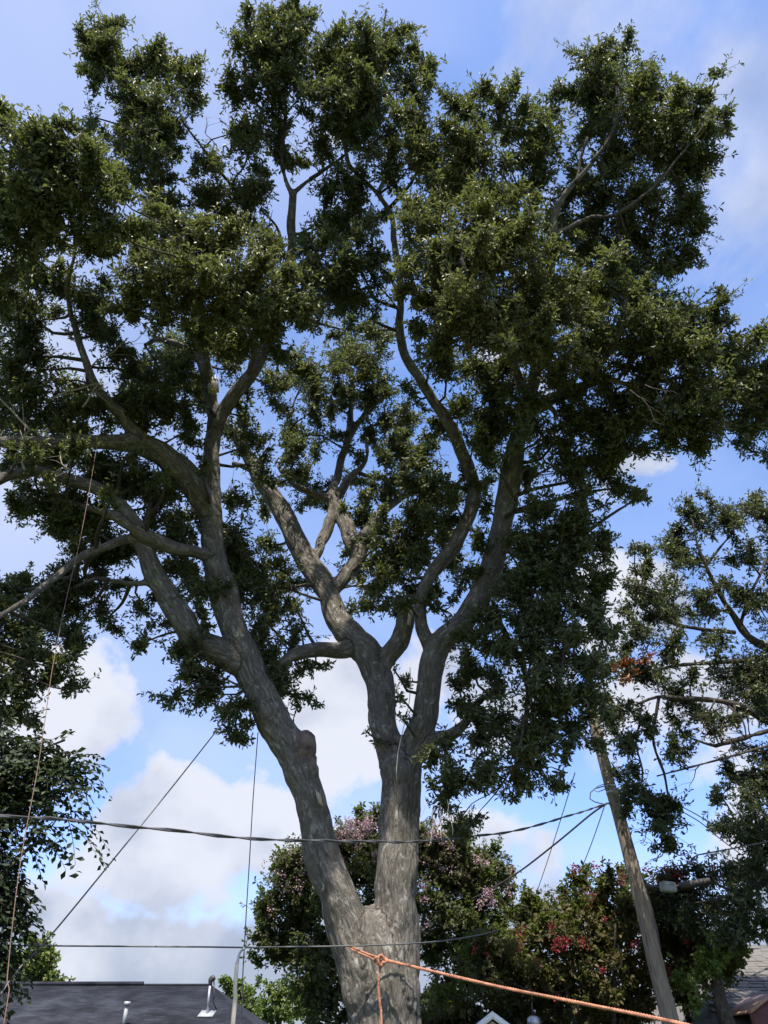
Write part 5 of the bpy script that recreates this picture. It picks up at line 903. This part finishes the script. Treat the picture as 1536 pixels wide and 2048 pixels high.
for i in range(rows):
    s0 = i * .15; t = s0 / Ls; xl = A[0] + (D[0] - A[0]) * t; x = max(xl, 5.1) + (i % 2) * .12
    while x < 7.3 and cnt < 300:
        w = random.uniform(.20, .30); pos = np.array([x + w / 2, A[1], A[2]]) + sdir * s0 + nrm * .004
        if proto is None: proto = sh.build('shingle', M['shingle']); ob = proto
        else: ob = proto.copy(); C.objects.link(ob)
        ang = random.gauss(0, .012)
        mt = Matrix(((w - .012, 0, 0, pos[0]), (0, sdir[1] * .19, nrm[1] * .02 * random.uniform(.8, 1.5), pos[1]), (0, sdir[2] * .19, nrm[2] * .02 * random.uniform(.8, 1.5), pos[2]), (0, 0, 0, 1)))
        ob.parent = rf2; ob.matrix_parent_inverse = Matrix.Translation(-h2.location); ob.matrix_basis = mt; x += w; cnt += 1
# small tan gable jutting from that roof
g0 = at(1500, 2020, 13.2); g1 = at(1545, 1985, 13.6); g2 = at(1640, 2020, 13.2)
mb = MB(); slab(mb, [g0, g1, g1 + [0, 2.2, 0], g0 + [0, 2.2, 0]], .04); slab(mb, [g1, g2, g2 + [0, 2.2, 0], g1 + [0, 2.2, 0]], .04); mb.build('gable_roof', M['tanroof'], h2)
mb = MB(); dn = np.array([0, 0, -.17]); mb.add([g0 + [0, .03, -.045], g1 + [0, .03, -.045], g1 + [0, .03, -.045] + dn, g0 + [0, .03, -.045] + dn, g0 + [0, .06, -.045], g1 + [0, .06, -.045], g1 + [0, .06, -.045] + dn, g0 + [0, .06, -.045] + dn], [(0, 1, 2, 3), (7, 6, 5, 4), (3, 2, 6, 7), (0, 4, 5, 1), (0, 3, 7, 4), (1, 5, 6, 2)]); mb.build('fascia', M['maroon'], h2)
mb = MB(); mb.add([g0 + [0.02, .08, -.06], g1 + [0, .08, -.06], g2 + [-.02, .08, -.06], g2 + [-.02, .08, -.9], g0 + [.02, .08, -.9]], None, [(0, 1, 2), (0, 2, 3), (0, 3, 4)]); mb.build('gable_wall', M['maroon'], h2)

# shed with white verge boards, pipe beside it
sp = at(984, 2024, 12.6); wz = sp[2]
shd = empty('shed', (sp[0], 13.5, 0)); tag(shd, 'small shed whose white edged gable peak shows at bottom centre', 'shed')
hw, drop = 1.3, 0.85
mb = MB(); mb.add([(sp[0] - hw + .12, 12.65, 0), (sp[0] + hw - .12, 12.65, 0), (sp[0] + hw - .12, 12.65, wz - drop), (sp[0], 12.65, wz - .1), (sp[0] - hw + .12, 12.65, wz - drop)], None, [(0, 1, 2), (0, 2, 4), (4, 2, 3)]); mb.build('front_wall', M['cream'], shd)
mb = MB(); mb.box((sp[0], 13.9, (wz - drop) / 2), (2 * hw - .26, 2.46, wz - drop - .02)); mb.build('body', M['cream'], shd)
for s_ in (-1, 1):
    mb = MB(); slab(mb, [(sp[0], 12.60, wz), (sp[0] + s_ * hw, 12.60, wz - drop), (sp[0] + s_ * hw, 15.2, wz - drop), (sp[0], 15.2, wz)], .03); mb.build('roof_slope', M['asphalt'], shd)
    mb = MB(); d_ = np.array([0, 0, -.09]); a_, b_ = np.array([sp[0], 12.565, wz + .01]), np.array([sp[0] + s_ * hw, 12.565, wz - drop + .01])
    mb.add([a_, b_, b_ + d_, a_ + d_, a_ + [0, .025, 0], b_ + [0, .025, 0], b_ + d_ + [0, .025, 0], a_ + d_ + [0, .025, 0]], [(0, 1, 2, 3), (7, 6, 5, 4), (0, 4, 5, 1), (3, 2, 6, 7)]); mb.build('verge_board', M['white'], shd)
vp_ = at(1067, 2040, 13.2); fl = empty('flue_pipe', (vp_[0], 13.2, 0)); tag(fl, 'galvanised pipe with round cap beside the shed peak', 'pipe')
mb = MB(); mb.tube([np.array([vp_[0], 13.2, 0]), vp_ - [0, 0, .02]], [.06, .06], 12); mb.build('pipe', M['galv'], fl, smooth=True)
mb = MB(); mb.tube([vp_ - [0, 0, .10], vp_ + [0, 0, .015], vp_ + [0, 0, .05]], [.095, .095, .05], 14); mb.build('cap', M['galv'], fl)
mb = MB(); mb.tube([vp_ + [0, 0, .04], vp_ + [.0, 0, .22]], [.012, .008], 6); mb.build('rod', M['darkmetal'], fl)

# far house in the gap by the pole
fh = at(1385, 2034, 34); f_ = empty('house', (fh[0], 36, 0)); tag(f_, 'distant house with faded red roof glimpsed right of the pole foot', 'house')
mb = MB(); mb.box((fh[0], 36.5, 1.2), (5.0, 4.6, 2.4)); mb.build('wall', M['cream'], f_)
mb = MB(); slab(mb, [(fh[0] - 2.8, 33.9, 2.4), (fh[0] + 2.8, 33.9, 2.4), (fh[0] + 2.6, 36.5, fh[2] + .1), (fh[0] - 2.6, 36.5, fh[2] + .1)], .06); slab(mb, [(fh[0] - 2.6, 36.5, fh[2] + .1), (fh[0] + 2.6, 36.5, fh[2] + .1), (fh[0] + 2.8, 39.1, 2.4), (fh[0] - 2.8, 39.1, 2.4)], .06); mb.build('roof', M['pinkroof'], f_)
